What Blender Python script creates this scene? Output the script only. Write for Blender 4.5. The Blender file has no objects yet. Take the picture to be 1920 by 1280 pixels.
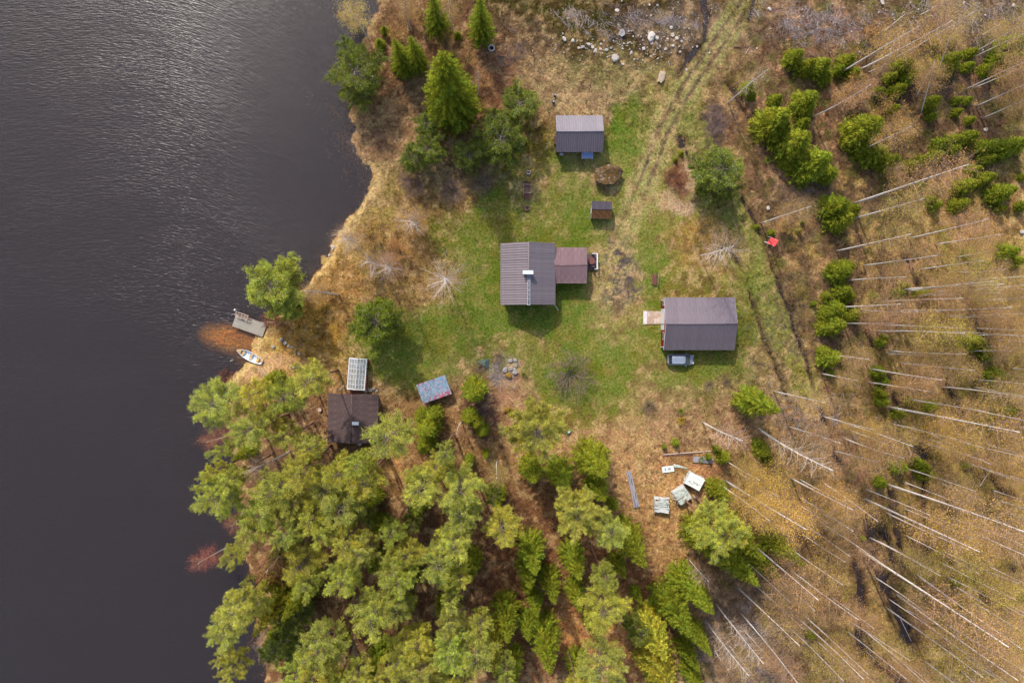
import bpy, math, random
import numpy as np
from mathutils import Vector, Matrix

random.seed(7)
RNG = np.random.default_rng(7)
S = bpy.context.scene

# ------------------------------------------------------------------ camera
CAM_H = 110.0          # metres above the yard
FPX = 1300.0           # focal length in photograph pixels (1920 wide)
NADX, NADY = 930.0, 600.0
cam_d = bpy.data.cameras.new('camera')
cam = bpy.data.objects.new('camera', cam_d)
S.collection.objects.link(cam)
cam_d.sensor_width = 36.0
cam_d.lens = 36.0 * FPX / 1920.0
cam_d.clip_start = 1.0
cam_d.clip_end = 9000.0
_n = Vector((NADX - 960.0, -(NADY - 640.0), -FPX)).normalized()
CAM_Q = _n.rotation_difference(Vector((0, 0, -1)))
cam.rotation_mode = 'QUATERNION'
cam.rotation_quaternion = CAM_Q
cam.location = (0, 0, CAM_H)
S.camera = cam

# ------------------------------------------------------------------ light
SUN_ELEV = math.radians(43)
# shadows run down and slightly right in the picture
SH = Vector((0.385, -0.923, 0)).normalized()
to_sun = Vector((-SH.x * math.cos(SUN_ELEV), -SH.y * math.cos(SUN_ELEV), math.sin(SUN_ELEV)))
w = bpy.data.worlds.new('World'); S.world = w; w.use_nodes = True
nt = w.node_tree; nt.nodes.clear()
sky = nt.nodes.new('ShaderNodeTexSky'); sky.sky_type = 'NISHITA'; sky.sun_disc = False
sky.sun_elevation = SUN_ELEV
sky.sun_rotation = math.atan2(to_sun.x, to_sun.y)
sky.air_density = 1.0; sky.dust_density = 2.0; sky.ozone_density = 1.0
bg = nt.nodes.new('ShaderNodeBackground'); bg.inputs['Strength'].default_value = 0.15
wo = nt.nodes.new('ShaderNodeOutputWorld')
nt.links.new(sky.outputs[0], bg.inputs[0]); nt.links.new(bg.outputs[0], wo.inputs[0])
sd = bpy.data.lights.new('sun', 'SUN'); sd.energy = 2.1; sd.angle = math.radians(1.2)
sd.color = (1.0, 0.93, 0.82)
so = bpy.data.objects.new('sun', sd); S.collection.objects.link(so)
so.rotation_mode = 'QUATERNION'
so.rotation_quaternion = (-to_sun).to_track_quat('-Z', 'Y')
so.location = to_sun * 300
S.view_settings.view_transform = 'Standard'
S.view_settings.look = 'None'
S.view_settings.exposure = 0.93
S.view_settings.gamma = 1.0
S.view_settings.use_curve_mapping = False
S.render.engine = 'CYCLES'
S.cycles.max_bounces = 5
S.cycles.transparent_max_bounces = 12
S.cycles.use_denoising = True

# ------------------------------------------------------------------ pixel <-> place
_m = np.array(CAM_Q.to_matrix())

def G(px, py, z=0.0):
    """world x, y of the point at height z seen at photograph pixel px, py"""
    px = np.asarray(px, float); py = np.asarray(py, float)
    v = np.stack([px - 960.0, -(py - 640.0), np.full(px.shape, -FPX)], -1) @ _m.T
    t = (z - CAM_H) / v[..., 2]
    return v[..., 0] * t, v[..., 1] * t

def P(x, y, z=0.0):
    """photograph pixel of a world point"""
    x = np.asarray(x, float); y = np.asarray(y, float)
    z = np.asarray(z, float) + np.zeros(x.shape)
    v = np.stack([x, y, z - CAM_H], -1) @ _m
    return 960.0 - FPX * v[..., 0] / v[..., 2], 640.0 + FPX * v[..., 1] / v[..., 2]

def g1(px, py, z=0.0):
    a, b = G(px, py, z)
    return float(a), float(b)

# ------------------------------------------------------------------ noise in numpy
def vnoise(x, y, seed=0):
    xi = np.floor(x).astype(np.int64); yi = np.floor(y).astype(np.int64)
    fx = x - xi; fy = y - yi
    fx = fx * fx * (3 - 2 * fx); fy = fy * fy * (3 - 2 * fy)
    def h(a, b):
        n = (a * 374761393 + b * 668265263 + seed * 1442695041) & 0xFFFFFFFF
        n = ((n ^ (n >> 13)) * 1274126177) & 0xFFFFFFFF
        n = n ^ (n >> 16)
        return (n & 0xFFFF) / 65535.0
    a = h(xi, yi); b = h(xi + 1, yi); c = h(xi, yi + 1); d = h(xi + 1, yi + 1)
    return (a + (b - a) * fx) + ((c + (d - c) * fx) - (a + (b - a) * fx)) * fy

def fbm(x, y, seed=0, octv=4):
    s = 0.0; a = 0.5; t = 0.0
    for i in range(octv):
        s = s + a * vnoise(x, y, seed + i * 17); t += a; a *= 0.5; x = x * 2.03 + 5.1; y = y * 2.03 + 3.7
    return s / t

def sst(e0, e1, x):
    t = np.clip((x - e0) / (e1 - e0), 0, 1)
    return t * t * (3 - 2 * t)

# ------------------------------------------------------------------ shoreline, ditches, tracks (pixels)
SHORE_PX = [(1500,-3000),(1000,-1200),(760,-300),(715,-60),(708,0),(700,32),(686,60),(680,95),(668,150),(655,190),(658,240),(670,280),(685,308),
 (701,330),(690,360),(672,386),(650,415),(630,438),(616,465),(604,490),(588,512),(572,532),(550,560),(520,585),(498,604),(482,622),
 (474,640),(470,655),(466,668),(462,680),(452,690),(440,700),(430,706),(424,716),(430,730),(425,760),(420,800),(430,850),(432,872),
 (442,905),(450,950),(452,1000),(455,1040),(462,1072),(478,1095),(486,1125),(478,1160),(480,1200),(494,1240),(500,1290),(525,1360),
 (560,1600),(700,2400),(1200,4500)]
_sx, _sy = G(np.array([p[0] for p in SHORE_PX]), np.array([p[1] for p in SHORE_PX]), -0.3)
WATER_Z = -0.35

def poly_dist(x, y, xs, ys):
    d = np.full(x.shape, 1e9)
    for i in range(len(xs) - 1):
        ax, ay, bx, by = xs[i], ys[i], xs[i+1], ys[i+1]
        vx, vy = bx - ax, by - ay
        t = np.clip(((x - ax) * vx + (y - ay) * vy) / (vx * vx + vy * vy + 1e-9), 0, 1)
        d = np.minimum(d, np.hypot(x - ax - t * vx, y - ay - t * vy))
    return d

def shore_dist(x, y):
    """metres from the shoreline, positive on land"""
    x = np.asarray(x, float); y = np.asarray(y, float)
    wx = x + 2.2 * (fbm(x * .5, y * .5, 5, 4) - .5); wy = y + 2.2 * (fbm(x * .5 + 9, y * .5, 6, 4) - .5)
    d = poly_dist(wx, wy, _sx, _sy)
    inside = np.zeros(x.shape, bool)
    n = len(_sx)
    for i in range(n - 1):                       # crossings of a ray to the left
        ax, ay, bx, by = _sx[i], _sy[i], _sx[i+1], _sy[i+1]
        c = ((ay > wy) != (by > wy))
        xx = ax + (wy - ay) * (bx - ax) / ((by - ay) if abs(by - ay) > 1e-9 else 1e-9)
        inside ^= c & (xx < wx)
    return np.where(inside, d, -d)

DITCHES = [  # points, half width m, depth m
 ([(1345,385),(1358,420),(1384,488),(1408,556),(1424,608),(1442,655),(1462,705),(1480,760)], .45, .35),
 ([(1372,330),(1385,358),(1402,390),(1430,440),(1452,510),(1466,545),(1482,590),(1500,645),(1520,700),(1528,740),(1560,820),(1572,870)], .5, .40),
 ([(1318,-30),(1324,40),(1322,75),(1300,100),(1284,120),(1272,140)], .7, .45),
 ([(1420,-20),(1405,40),(1390,80),(1372,115),(1362,150),(1372,165)], .6, .35),
 ([(1636,965),(1640,1010),(1636,1040),(1650,1075),(1660,1100),(1676,1130),(1692,1165),(1705,1195)], .9, .5),
 ([(1602,985),(1598,1030),(1606,1060),(1616,1100),(1616,1150),(1612,1190),(1622,1225),(1660,1255),(1700,1285)], .6, .42),
 ([(1672,925),(1680,975),(1686,1010),(1698,1060)], .6, .42),
 ([(1655,975),(1664,1010),(1675,1050)], .55, .35),
 ([(1732,900),(1736,960),(1738,1010),(1744,1070)], .35, .3),
 ([(1818,570),(1832,598),(1842,630),(1860,660)], .5, .4),
 ([(1698,480),(1712,508),(1722,532)], .45, .35),
 ([(1625,620),(1636,648)], .4, .3),
 ([(1664,708),(1674,735),(1684,762)], .35, .4),
 ([(1768,690),(1782,730),(1794,752),(1806,775)], .45, .35),
 ([(1894,745),(1905,770),(1916,795)], .4, .35),
 ([(1725,845),(1733,858)], .7, .4),
 ([(1768,940),(1776,975)], .5, .35),
 ([(1773,1015),(1785,1055)], .55, .4),
 ([(1833,1093),(1850,1130)], .6, .4),
 ([(1718,1145),(1732,1175)], .45, .3),
 ([(1860,890),(1868,915),(1900,930)], .35, .3),
 ([(1900,1060),(1915,1095)], .4, .3),
 ([(1548,1145),(1552,1165)], .5, .35),
 ([(1565,980),(1560,1020)], .35, .25),
 ([(1378,170),(1392,200),(1405,220)], .6, .35),
 ([(1281,262),(1278,272)], .9, .5),
 ([(1290,285),(1296,312)], .4, .4),
 ([(1390,370),(1398,385)], .5, .35),
]
_DW = []
for pts, hw, dp in DITCHES:
    a, b = G(np.array([p[0] for p in pts]), np.array([p[1] for p in pts]))
    _DW.append((a, b, hw * (1.6 if pts[0][0] > 1590 else 1), dp, pts[0][0] > 1590))

def ditch(x, y):
    z = np.zeros(np.shape(x)); m = np.zeros(np.shape(x))
    wx = x + .5 * (vnoise(x * 1.1, y * 1.1, 31) - .5); wy = y + .5 * (vnoise(x * 1.1, y * 1.1, 32) - .5)
    wid = .35 + .9 * vnoise(x * .8, y * .8, 33); gap = sst(.22, .5, vnoise(x * .33, y * .33, 34))
    for a, b, hw, dp, wood in _DW:
        d = poly_dist(wx, wy, a, b) / (hw * wid)
        g = np.exp(-d ** 2 * .9)
        k_ = (.85 + .15 * gap) if wood else (gap if dp < .36 else .75 + .25 * gap); z = np.minimum(z, -dp * 1.2 * g * k_); m = np.maximum(m, g * k_ * (1.15 if wood else 1 if dp > .405 else .82))
    return z, m

TRACK = [(1420,-30),(1396,10),(1368,50),(1340,90),(1312,130),(1286,170),(1262,212),(1240,255),(1225,300),(1208,340),(1190,385),(1172,425),(1160,455)]
_tx, _ty = G(np.array([p[0] for p in TRACK]), np.array([p[1] for p in TRACK]))

def blob(px, py, cx, cy, rx, ry, rot=0, soft=.35):
    a = math.radians(rot); dx = px - cx; dy = py - cy
    u = (dx * math.cos(a) + dy * math.sin(a)) / rx; v = (-dx * math.sin(a) + dy * math.cos(a)) / ry
    return 1 - sst(1 - soft, 1 + soft, np.hypot(u, v))

def ground_z(x, y):
    x = np.asarray(x, float); y = np.asarray(y, float)
    px, py = P(x, y)
    d = shore_dist(x, y)
    lawn = np.maximum(blob(px, py, 1100, 560, 300, 330, 0, .3), blob(px, py, 800, 640, 160, 120, 0, .3))
    rough = (1 - .85 * lawn) * np.clip(d / 3, 0, 1)
    land = WATER_Z + (0 - WATER_Z) * sst(-.05, 1.6, d)
    z = land + rough * (.34 * (fbm(x * .55, y * .55, 3, 4) - .42) + .12 * (fbm(x * .12, y * .12, 4, 2) - .5))
    shoal = np.maximum(blob(px, py, 432, 636, 66, 24, 8, .55), .7 * blob(px, py, 465, 655, 26, 22, 0, .6))
    bed = WATER_Z + np.clip(d * .3, -3, 0) - .04
    bed = bed * (1 - shoal) + (WATER_Z - .34) * shoal
    z = np.where(d > 0, np.maximum(z, WATER_Z + .02 * np.clip(d, 0, 1)), np.minimum(bed, WATER_Z - .03))
    dz, dm = ditch(x, y)
    z = z + np.where(d > .5, dz, 0)
    td = poly_dist(x, y, _tx, _ty)
    z = z - .07 * np.exp(-((td - .8) / .22) ** 2) * (py < 380)
    far = sst(140, 600, np.hypot(x, y))
    z = np.where(d > 0, z * (1 - far) + far * (3 * fbm(x * .004, y * .004, 8, 3)), z)
    return z

def gz(x, y):
    return float(ground_z(np.array([x]), np.array([y]))[0])

# ------------------------------------------------------------------ colours
def lin(r, g, b, k=1.0):
    f = lambda c: ((c / 255.0 + 0.055) / 1.055) ** 2.4 if c / 255.0 > 0.04045 else c / 255.0 / 12.92
    return (f(r) * k, f(g) * k, f(b) * k)

GK = 0.84
def gcol(r, g, b): return np.array(lin(r, g, b, GK))

PAINT = [  # colour (as it looks in full light), cx, cy, rx, ry, rot, soft, noise breakup
 # forest floor and clearing
 ((152,120,74), 1700, 640, 420, 900, 0, .2, 0),
 ((150,112,74), 1500, 640, 110, 700, -8, .4, .3),
 ((146,124,82), 1720, 60, 330, 120, 0, .4, .5),
 ((132,112,92), 1540, 55, 150, 50, 0, .6, .8),
 ((140,120,104), 1850, 40, 120, 60, 0, .6, .7),
 ((140,104,74), 1790, 190, 150, 110, 0, .5, .6),
 ((163,120,86), 1530, 240, 130, 260, 0, .5, .4),
 ((134,100,74), 1510, 400, 110, 110, 0, .5, .6),
 ((172,136,82), 1720, 420, 260, 110, 0, .5, .5),
 ((168,132,88), 1480, 620, 40, 130, -15, .5, .4),
 ((168,136,80), 1760, 600, 250, 130, 0, .5, .5),
 ((150,114,78), 1620, 760, 120, 140, 0, .5, .5),
 ((166,134, 66), 1790, 820, 220, 140, 0, .5, .5),
 ((164,132, 62), 1760, 1050, 260, 260, 0, .5, .4),
 ((150,116,72), 1580, 1120, 150, 200, 0, .5, .5),
 ((134,108,84), 1400, 1200, 100, 130, 0, .5, .5),
 ((164,120,84), 1560, 860, 90, 160, 0, .5, .5),
 # upper clearing with heath
 ((72, 58, 34), 1110, 35, 250, 105, 0, .3, .12),
 ((78, 72, 30), 1020, 30, 130, 80, 0, .5, .5),
 ((118,98,78), 1250, 50, 90, 45, 0, .6, .8),
 ((104, 84, 62), 960, 90, 90, 60, 0, .5, .5),
 ((144,128, 78), 1130, 155, 190, 50, 0, .5, .5),
 ((176,148,104), 1115, 185, 110, 34, 0, .5, .5),
 ((170,140,96), 985, 130, 60, 50, 0, .5, .5),
 # left bank and dead grass
 ((140,104,70), 720, 80, 90, 130, 0, .4, .5),
 ((132, 96, 66), 850, 120, 120, 110, 0, .4, .5),
 ((164,128, 88), 720, 270, 80, 80, 0, .4, .5),
 ((138,104, 76), 705, 262, 34, 38, 0, .5, .6),
 ((146,112, 78), 850, 340, 140, 60, 0, .5, .5),
 ((154,108, 74), 912, 160, 50, 80, 0, .5, .5),
 ((150,124, 84), 800, 350, 120, 60, 0, .5, .4),
 ((160,136, 72), 700, 440, 120, 110, 0, .4, .3),
 ((172,140, 76), 620, 560, 110, 110, 0, .4, .3),
 ((198,160, 92), 540, 650, 110, 70, 0, .4, .3),
 ((176,136, 76), 700, 600, 150, 110, 0, .4, .3),
 ((160,128, 72), 830, 530, 130, 120, 0, .4, .4),
 ((150,116, 66), 850, 420, 110, 70, 0, .5, .5),
 ((206,164,116), 510, 685, 60, 26, 0, .4, .3),
 ((168,130, 62), 580, 620, 60, 70, 0, .5, .4),
 # lawns
 ((100,116, 36), 1110, 560, 260, 300, 0, .2, .10),
 ((108,122, 44), 830, 655, 180, 80, 0, .3, .2),
 ((92,112, 30), 1000, 420, 170, 50, 0, .4, .15),
 ((112,110, 38), 900, 440, 80, 40, 0, .5, .5),
 ((120,124, 52), 1090, 345, 110, 50, 0, .4, .45),
 ((124,108, 40), 985, 300, 50, 70, 0, .4, .5),
 ((156,132, 70), 1010, 370, 60, 60, 0, .5, .6),
 ((150,138, 72), 1150, 300, 60, 60, 0, .5, .5),
 ((102,124, 40), 1175, 240, 50, 70, 0, .3, .2),
 ((88, 134, 22), 1196, 335, 17, 60, 14, .5, .15),
 ((84, 138, 20), 1206, 260, 14, 60, 4, .5, .15),
 ((156,136, 70), 1240, 240, 40, 60, 0, .5, .4),
 ((142,132, 64), 1270, 320, 90, 160, 0, .4, .4),
 ((142,132, 58), 1320, 480, 90, 90, 0, .4, .4),
 ((106,118, 42), 1395, 580, 16, 90, -6, .4, .2),
 ((112,122, 46), 1215, 500, 22, 90, 8, .4, .2),
 ((156,126, 62), 1310, 470, 50, 60, 0, .5, .5),
 ((130,126, 58), 1400, 480, 40, 160, -14, .4, .4),
 ((112,122, 50), 1420, 500, 16, 120, -17, .5, .3),
 ((126,132, 62), 1470, 620, 32, 110, -15, .5, .4),
 ((114,124, 48), 1240, 695, 210, 75, 0, .35, .2),
 ((120,112, 44), 1290, 540, 80, 26, 0, .5, .5),
 ((176,150, 88), 1160, 560, 52, 90, -8, .4, .4),
 ((134,116, 86), 1166, 515, 24, 46, -4, .5, .3),
 ((150,126, 92), 1150, 570, 34, 26, 0, .5, .5),
 ((158,142, 78), 1150, 460, 40, 60, 10, .5, .4),
 ((100,118, 38), 1010, 610, 120, 50, 0, .4, .2),
 ((104,118, 38), 1100, 700, 90, 80, 0, .4, .4),
 ((128,104, 34), 1095, 775, 70, 26, 0, .4, .5),
 ((100,114, 38), 810, 670, 70, 50, 0, .5, .4),
 ((150,126, 62), 980, 650, 70, 20, 0, .5, .5),
 ((108,124, 44), 1200, 790, 40, 50, 0, .5, .5),
 ((116,122, 46), 1420, 610, 20, 60, 0, .5, .5),
 ((120,124, 54), 1300, 730, 90, 20, 0, .5, .5),
 # flower bed, clearing, wood floor
 ((150,116, 84), 905, 730, 95, 75, 0, .35, .3),
 ((178,130,100), 975, 730, 40, 60, -20, .4, .4),
 ((158,136,112), 935, 690, 30, 22, 0, .5, .5),
 ((172,134, 90), 1110, 840, 110, 50, 0, .35, .3),
 ((178,138, 90), 1230, 900, 110, 190, 0, .35, .3),
 ((184,134, 88), 1290, 890, 60, 50, 0, .5, .4),
 ((156,122, 84), 1340, 770, 150, 60, 0, .4, .4),
 ((190,148, 90), 1235, 1000, 60, 70, 0, .5, .3),
 ((176,140, 104), 1440, 690, 40, 50, 0, .5, .4),
 ((156,118, 74), 820, 900, 260, 160, 0, .4, .3),
 ((208,160, 96), 755, 900, 30, 90, -14, .4, .3),
 ((186,138, 80), 790, 990, 50, 70, 0, .5, .4),
 ((122, 88, 58), 800, 1130, 460, 240, 0, .3, .3),
 ((136, 92, 60), 1060, 1130, 180, 200, 0, .4, .4),
 ((186,130, 76), 1120, 1190, 60, 90, -10, .5, .4),
 ((176,130, 84), 600, 770, 40, 50, 0, .5, .4),
 ((128, 96, 70), 560, 900, 120, 160, 0, .4, .4),
 ((112, 78, 64), 910, 770, 30, 60, -10, .5, .5),
 ((122, 88, 70), 910, 508, 12, 13, 0, .3, .1),
 ((140, 98, 74), 1267, 330, 22, 38, 0, .5, .4),
 ((186,154,118), 1268, 375, 40, 18, 0, .5, .5),
 ((186,154,118), 1300, 310, 18, 40, 0, .5, .5),
 ((120,98,82), 1344, 230, 18, 38, 0, .5, .5),
 ((150,112, 84), 1140, 345, 26, 10, 0, .5, .2),
]

def ground_color(x, y):
    px, py = P(x, y)
    n1 = fbm(x * .16, y * .16, 41, 4); n2 = fbm(x * .16 + 7, y * .16, 42, 4)
    qx = px + 70 * (n1 - .5) + 22 * (fbm(x * .9, y * .9, 43, 3) - .5)
    qy = py + 70 * (n2 - .5) + 22 * (fbm(x * .9, y * .9, 44, 3) - .5)
    c = np.zeros(x.shape + (3,)) + gcol(146, 116, 72)
    brk = fbm(x * .42, y * .42, 45, 5)
    brk2 = fbm(x * 1.3, y * 1.3, 46, 3)
    for k, (rgb, cx, cy, rx, ry, rot, soft, nb) in enumerate(PAINT):
        m = blob(qx, qy, cx, cy, rx, ry, rot, soft)
        if nb:
            th = .5 * brk + .5 * (brk2 if k % 2 else fbm(x * .8 + k, y * .8, 60 + k % 5, 2))
            m = m * (1 - nb) + nb * sst(.36, .60, th * .75 + .5 * (m - .5) + .12) * (m > .02)
        c = c * (1 - m[..., None]) + gcol(*rgb) * m[..., None]
    # two wheel ruts of the track
    td = poly_dist(x, y, _tx, _ty)
    fade = 1 - .75 * sst(260, 470, py)
    strip = (1 - sst(1.7, 2.9, td + .8 * (brk - .5))) * (1 - sst(400, 500, py))
    c = c * (1 - .8 * strip[..., None]) + gcol(166, 156, 92) * (.8 * strip)[..., None]
    rut = np.exp(-((td - .78) / .26) ** 2) * (.75 + .5 * brk2) * fade
    rut = np.clip(rut * 1.3, 0, .95)[..., None]
    c = c * (1 - rut) + gcol(118, 98, 76) * rut
    for pts, wd, rgb, am in ((((1292,215),(1318,275),(1345,330),(1375,390),(1400,440),(1428,510),(1452,570),(1476,630),(1505,690),(1520,730)), 1.6, (130,134,60), .95),
                             (((1160,455),(1130,520),(1118,560),(1120,610),(1140,640)), 1.3, (172,150,90), .6)):
        a, b = G(np.array([p[0] for p in pts]), np.array([p[1] for p in pts]))
        k = (1 - sst(wd * .7, wd * 1.5, poly_dist(x + 1.2 * (n1 - .5), y + 1.2 * (n2 - .5), a, b) + .8 * (brk - .5))) * am * (.78 + .35 * brk2)
        k = np.clip(k, 0, 1)[..., None]; c = c * (1 - k) + gcol(*rgb) * k
    a, b = G(np.array([1292,1318,1345,1375,1400,1428,1452,1476,1505,1520]), np.array([215,275,330,390,440,510,570,630,690,730]))
    k = .6 * np.exp(-((poly_dist(x + .8 * (n1 - .5), y + .8 * (n2 - .5), a, b) - .75) / .28) ** 2) * (.3 + brk2)
    k = np.clip(k, 0, .7)[..., None]; c = c * (1 - k) + gcol(146, 130, 84) * k
    # faint wheel tracks over the lawn
    for pts in (((1160,455),(1110,540),(1075,600),(1010,640),(900,665),(800,680)), ((1180,440),(1150,560),(1130,640),(1150,720),(1190,800),(1215,900)),
                ((1150,470),(1140,560),(1200,600),(1240,596)), ((1120,640),(1250,650),(1400,700),(1450,760)), ((1216,240),(1180,300),(1190,420))):
        a, b = G(np.array([p[0] for p in pts]), np.array([p[1] for p in pts]))
        d = poly_dist(x + 1.2 * (n1 - .5), y + 1.2 * (n2 - .5), a, b)
        k = .22 * np.exp(-((d - .8) / .35) ** 2) * (.4 + 1.0 * brk)
        c = c * (1 - k[..., None]) + gcol(164, 150, 86) * k[..., None]
    # bare rocky soil between house and garage
    k = blob(qx, qy, 1164, 522, 34, 62, -6, .4) * sst(.40, .56, vnoise(x * 3.1, y * 3.1, 91) * .7 + .3 * brk)
    c = c * (1 - k[..., None]) + gcol(92, 82, 78) * k[..., None]
    gl_ = np.zeros(x.shape)
    for b_ in ((1000,430,150,60),(1185,250,45,80),(1150,420,60,60),(1010,620,130,60),(1100,680,130,80),(830,655,150,55),(1240,700,190,50),(1405,600,18,80),(1215,500,20,80),(905,470,40,90),(1060,380,110,50),(960,655,120,22),(1210,640,70,60),(1080,610,80,60),(1130,740,80,50)):
        gl_ = np.maximum(gl_, blob(qx, qy, *b_, 0, .5))
    gl_ = gl_ * (.6 + .6 * (1 - sst(.4, .65, brk))) * .8 * sst(1.2, 2.6, td)
    gl_ = np.clip(gl_ * .85, 0, .75)[..., None]
    c = c * (1 - gl_) + gcol(106, 119, 44) * gl_
    ol = (blob(px, py, 1790, 800, 320, 620, 0, .3) * sst(.35, .6, fbm(x * .25, y * .25, 95, 4)) * .5)[..., None]
    c = c * (1 - ol) + gcol(160, 138, 62) * ol
    # mossy patches and straw patches of the lawn
    lawn = np.clip((c[..., 1] - c[..., 0]) * 14 + .3, 0, 1)
    s = lawn * sst(.48, .74, fbm(x * .9 + 3, y * .9, 71, 5)) * .36
    c = c * (1 - s[..., None]) + gcol(164, 140, 78) * s[..., None]
    s = sst(.5, .72, fbm(x * .4 + 3, y * .4 + 8, 72, 4)) * .45 * lawn
    c = c * (1 - s[..., None]) + gcol(124, 104, 32) * s[..., None]
    # rough ground: rust, straw and green patches
    wild = 1 - lawn
    s = wild * sst(.48, .68, fbm(x * .9 + 3, y * .9, 73, 5)) * .5
    c = c * (1 - s[..., None]) + gcol(112, 80, 54) * s[..., None]
    s = wild * sst(.5, .68, fbm(x * 1.1 + 13, y * 1.1, 74, 5)) * .5
    c = c * (1 - s[..., None]) + gcol(204, 168, 116) * s[..., None]
    s = wild * sst(.58, .68, fbm(x * .35 + 23, y * .35, 75, 4)) * .5 * sst(1000, 1500, px)
    c = c * (1 - s[..., None]) + gcol(120, 112, 44) * s[..., None]
    d = shore_dist(x, y)
    # straw rim at the water, then lake bed
    k = np.exp(-((d - .9) / .9) ** 2) * .75 * ((py > 300) & (py < 720))
    c = c * (1 - k[..., None]) + gcol(214, 180, 122) * k[..., None]
    k = np.exp(-((d - .3) / .8) ** 2) * .6 * ((py <= 300))
    c = c * (1 - k[..., None]) + gcol(184, 150, 104) * k[..., None]
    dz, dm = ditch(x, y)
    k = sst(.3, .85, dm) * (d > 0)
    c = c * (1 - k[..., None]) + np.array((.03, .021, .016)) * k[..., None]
    k2 = sst(.04, .3, dm) * (1 - k) * .5 * (d > 0)
    c = c * (1 - k2[..., None]) + gcol(116, 84, 60) * k2[..., None]
    sh = np.maximum(blob(px + 26 * (n1 - .5), py + 26 * (n2 - .5), 432, 636, 58, 21, 8, .5), .45 * blob(px, py, 465, 655, 26, 26, 0, .6))
    mud = np.array((.012, .009, .007)); sand = np.array((.9, .56, .13))
    near = np.exp(-np.clip(-d, 0, None) / .7)[..., None] * .22
    bed = mud * (1 - near) + gcol(150, 110, 60) * near
    sh = (sh * (.65 + .5 * brk))[..., None]
    bed = bed * (1 - sh) + sand * sh
    c = np.where((d > 0)[..., None], c, bed)
    # dark bracken, bilberry and moss in the scrub to the right and in the upper clearing
    sc_ = np.maximum(blob(px, py, 1660, 160, 300, 220, 0, .3), np.maximum(blob(px, py, 1560, 420, 160, 300, 0, .4), .45 * blob(px, py, 1700, 900, 330, 430, 0, .3))) * (px > 1330)
    for cc_, sd_, lo, am_ in (((92,70,50), 81, .47, .75), ((92,92,40), 82, .53, .7), ((120,92,70), 83, .5, .6)):
        s = sc_ * sst(lo, lo + .14, fbm(x * .55 + sd_, y * .55, sd_, 5)) * am_ * sst(1.4, 3.0, poly_dist(x, y, *G(np.array([1292,1345,1400,1452,1505,1530]), np.array([215,330,440,570,690,760]))))
        c = c * (1 - s[..., None]) + gcol(*cc_) * s[..., None]
    # rough ground is greyer than the lawn
    g_ = c.mean(-1, keepdims=True); wl = (wild * .05 * (px > 640))[..., None]
    c = c * (1 - wl) + g_ * wl * np.array([1.04, .97, .99])
    return np.clip(c, .003, .9)

# ------------------------------------------------------------------ mesh and object helpers
COL = S.collection

def new_mesh(name, v, f, mat=None, tint=None, smooth=False, uv=None):
    v = np.asarray(v, np.float32)
    me = bpy.data.meshes.new(name)
    if isinstance(f, np.ndarray):
        n = f.shape[1]
        me.vertices.add(len(v)); me.vertices.foreach_set('co', v.ravel())
        me.loops.add(f.size); me.loops.foreach_set('vertex_index', f.ravel().astype(np.int32))
        me.polygons.add(len(f))
        me.polygons.foreach_set('loop_start', np.arange(0, f.size, n, dtype=np.int32))
        me.update(calc_edges=True)
    else:
        me.from_pydata([tuple(map(float, q)) for q in v], [], f)
        me.update()
    if smooth:
        me.polygons.foreach_set('use_smooth', np.ones(len(me.polygons), bool))
    if tint is not None:
        a = me.attributes.new('tint', 'FLOAT_COLOR', 'POINT')
        t = np.ones((len(v), 4), np.float32); t[:, :3] = tint
        a.data.foreach_set('color', t.ravel())
    if mat is not None:
        for m in (mat if isinstance(mat, (list, tuple)) else [mat]): me.materials.append(m)
    return me

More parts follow.
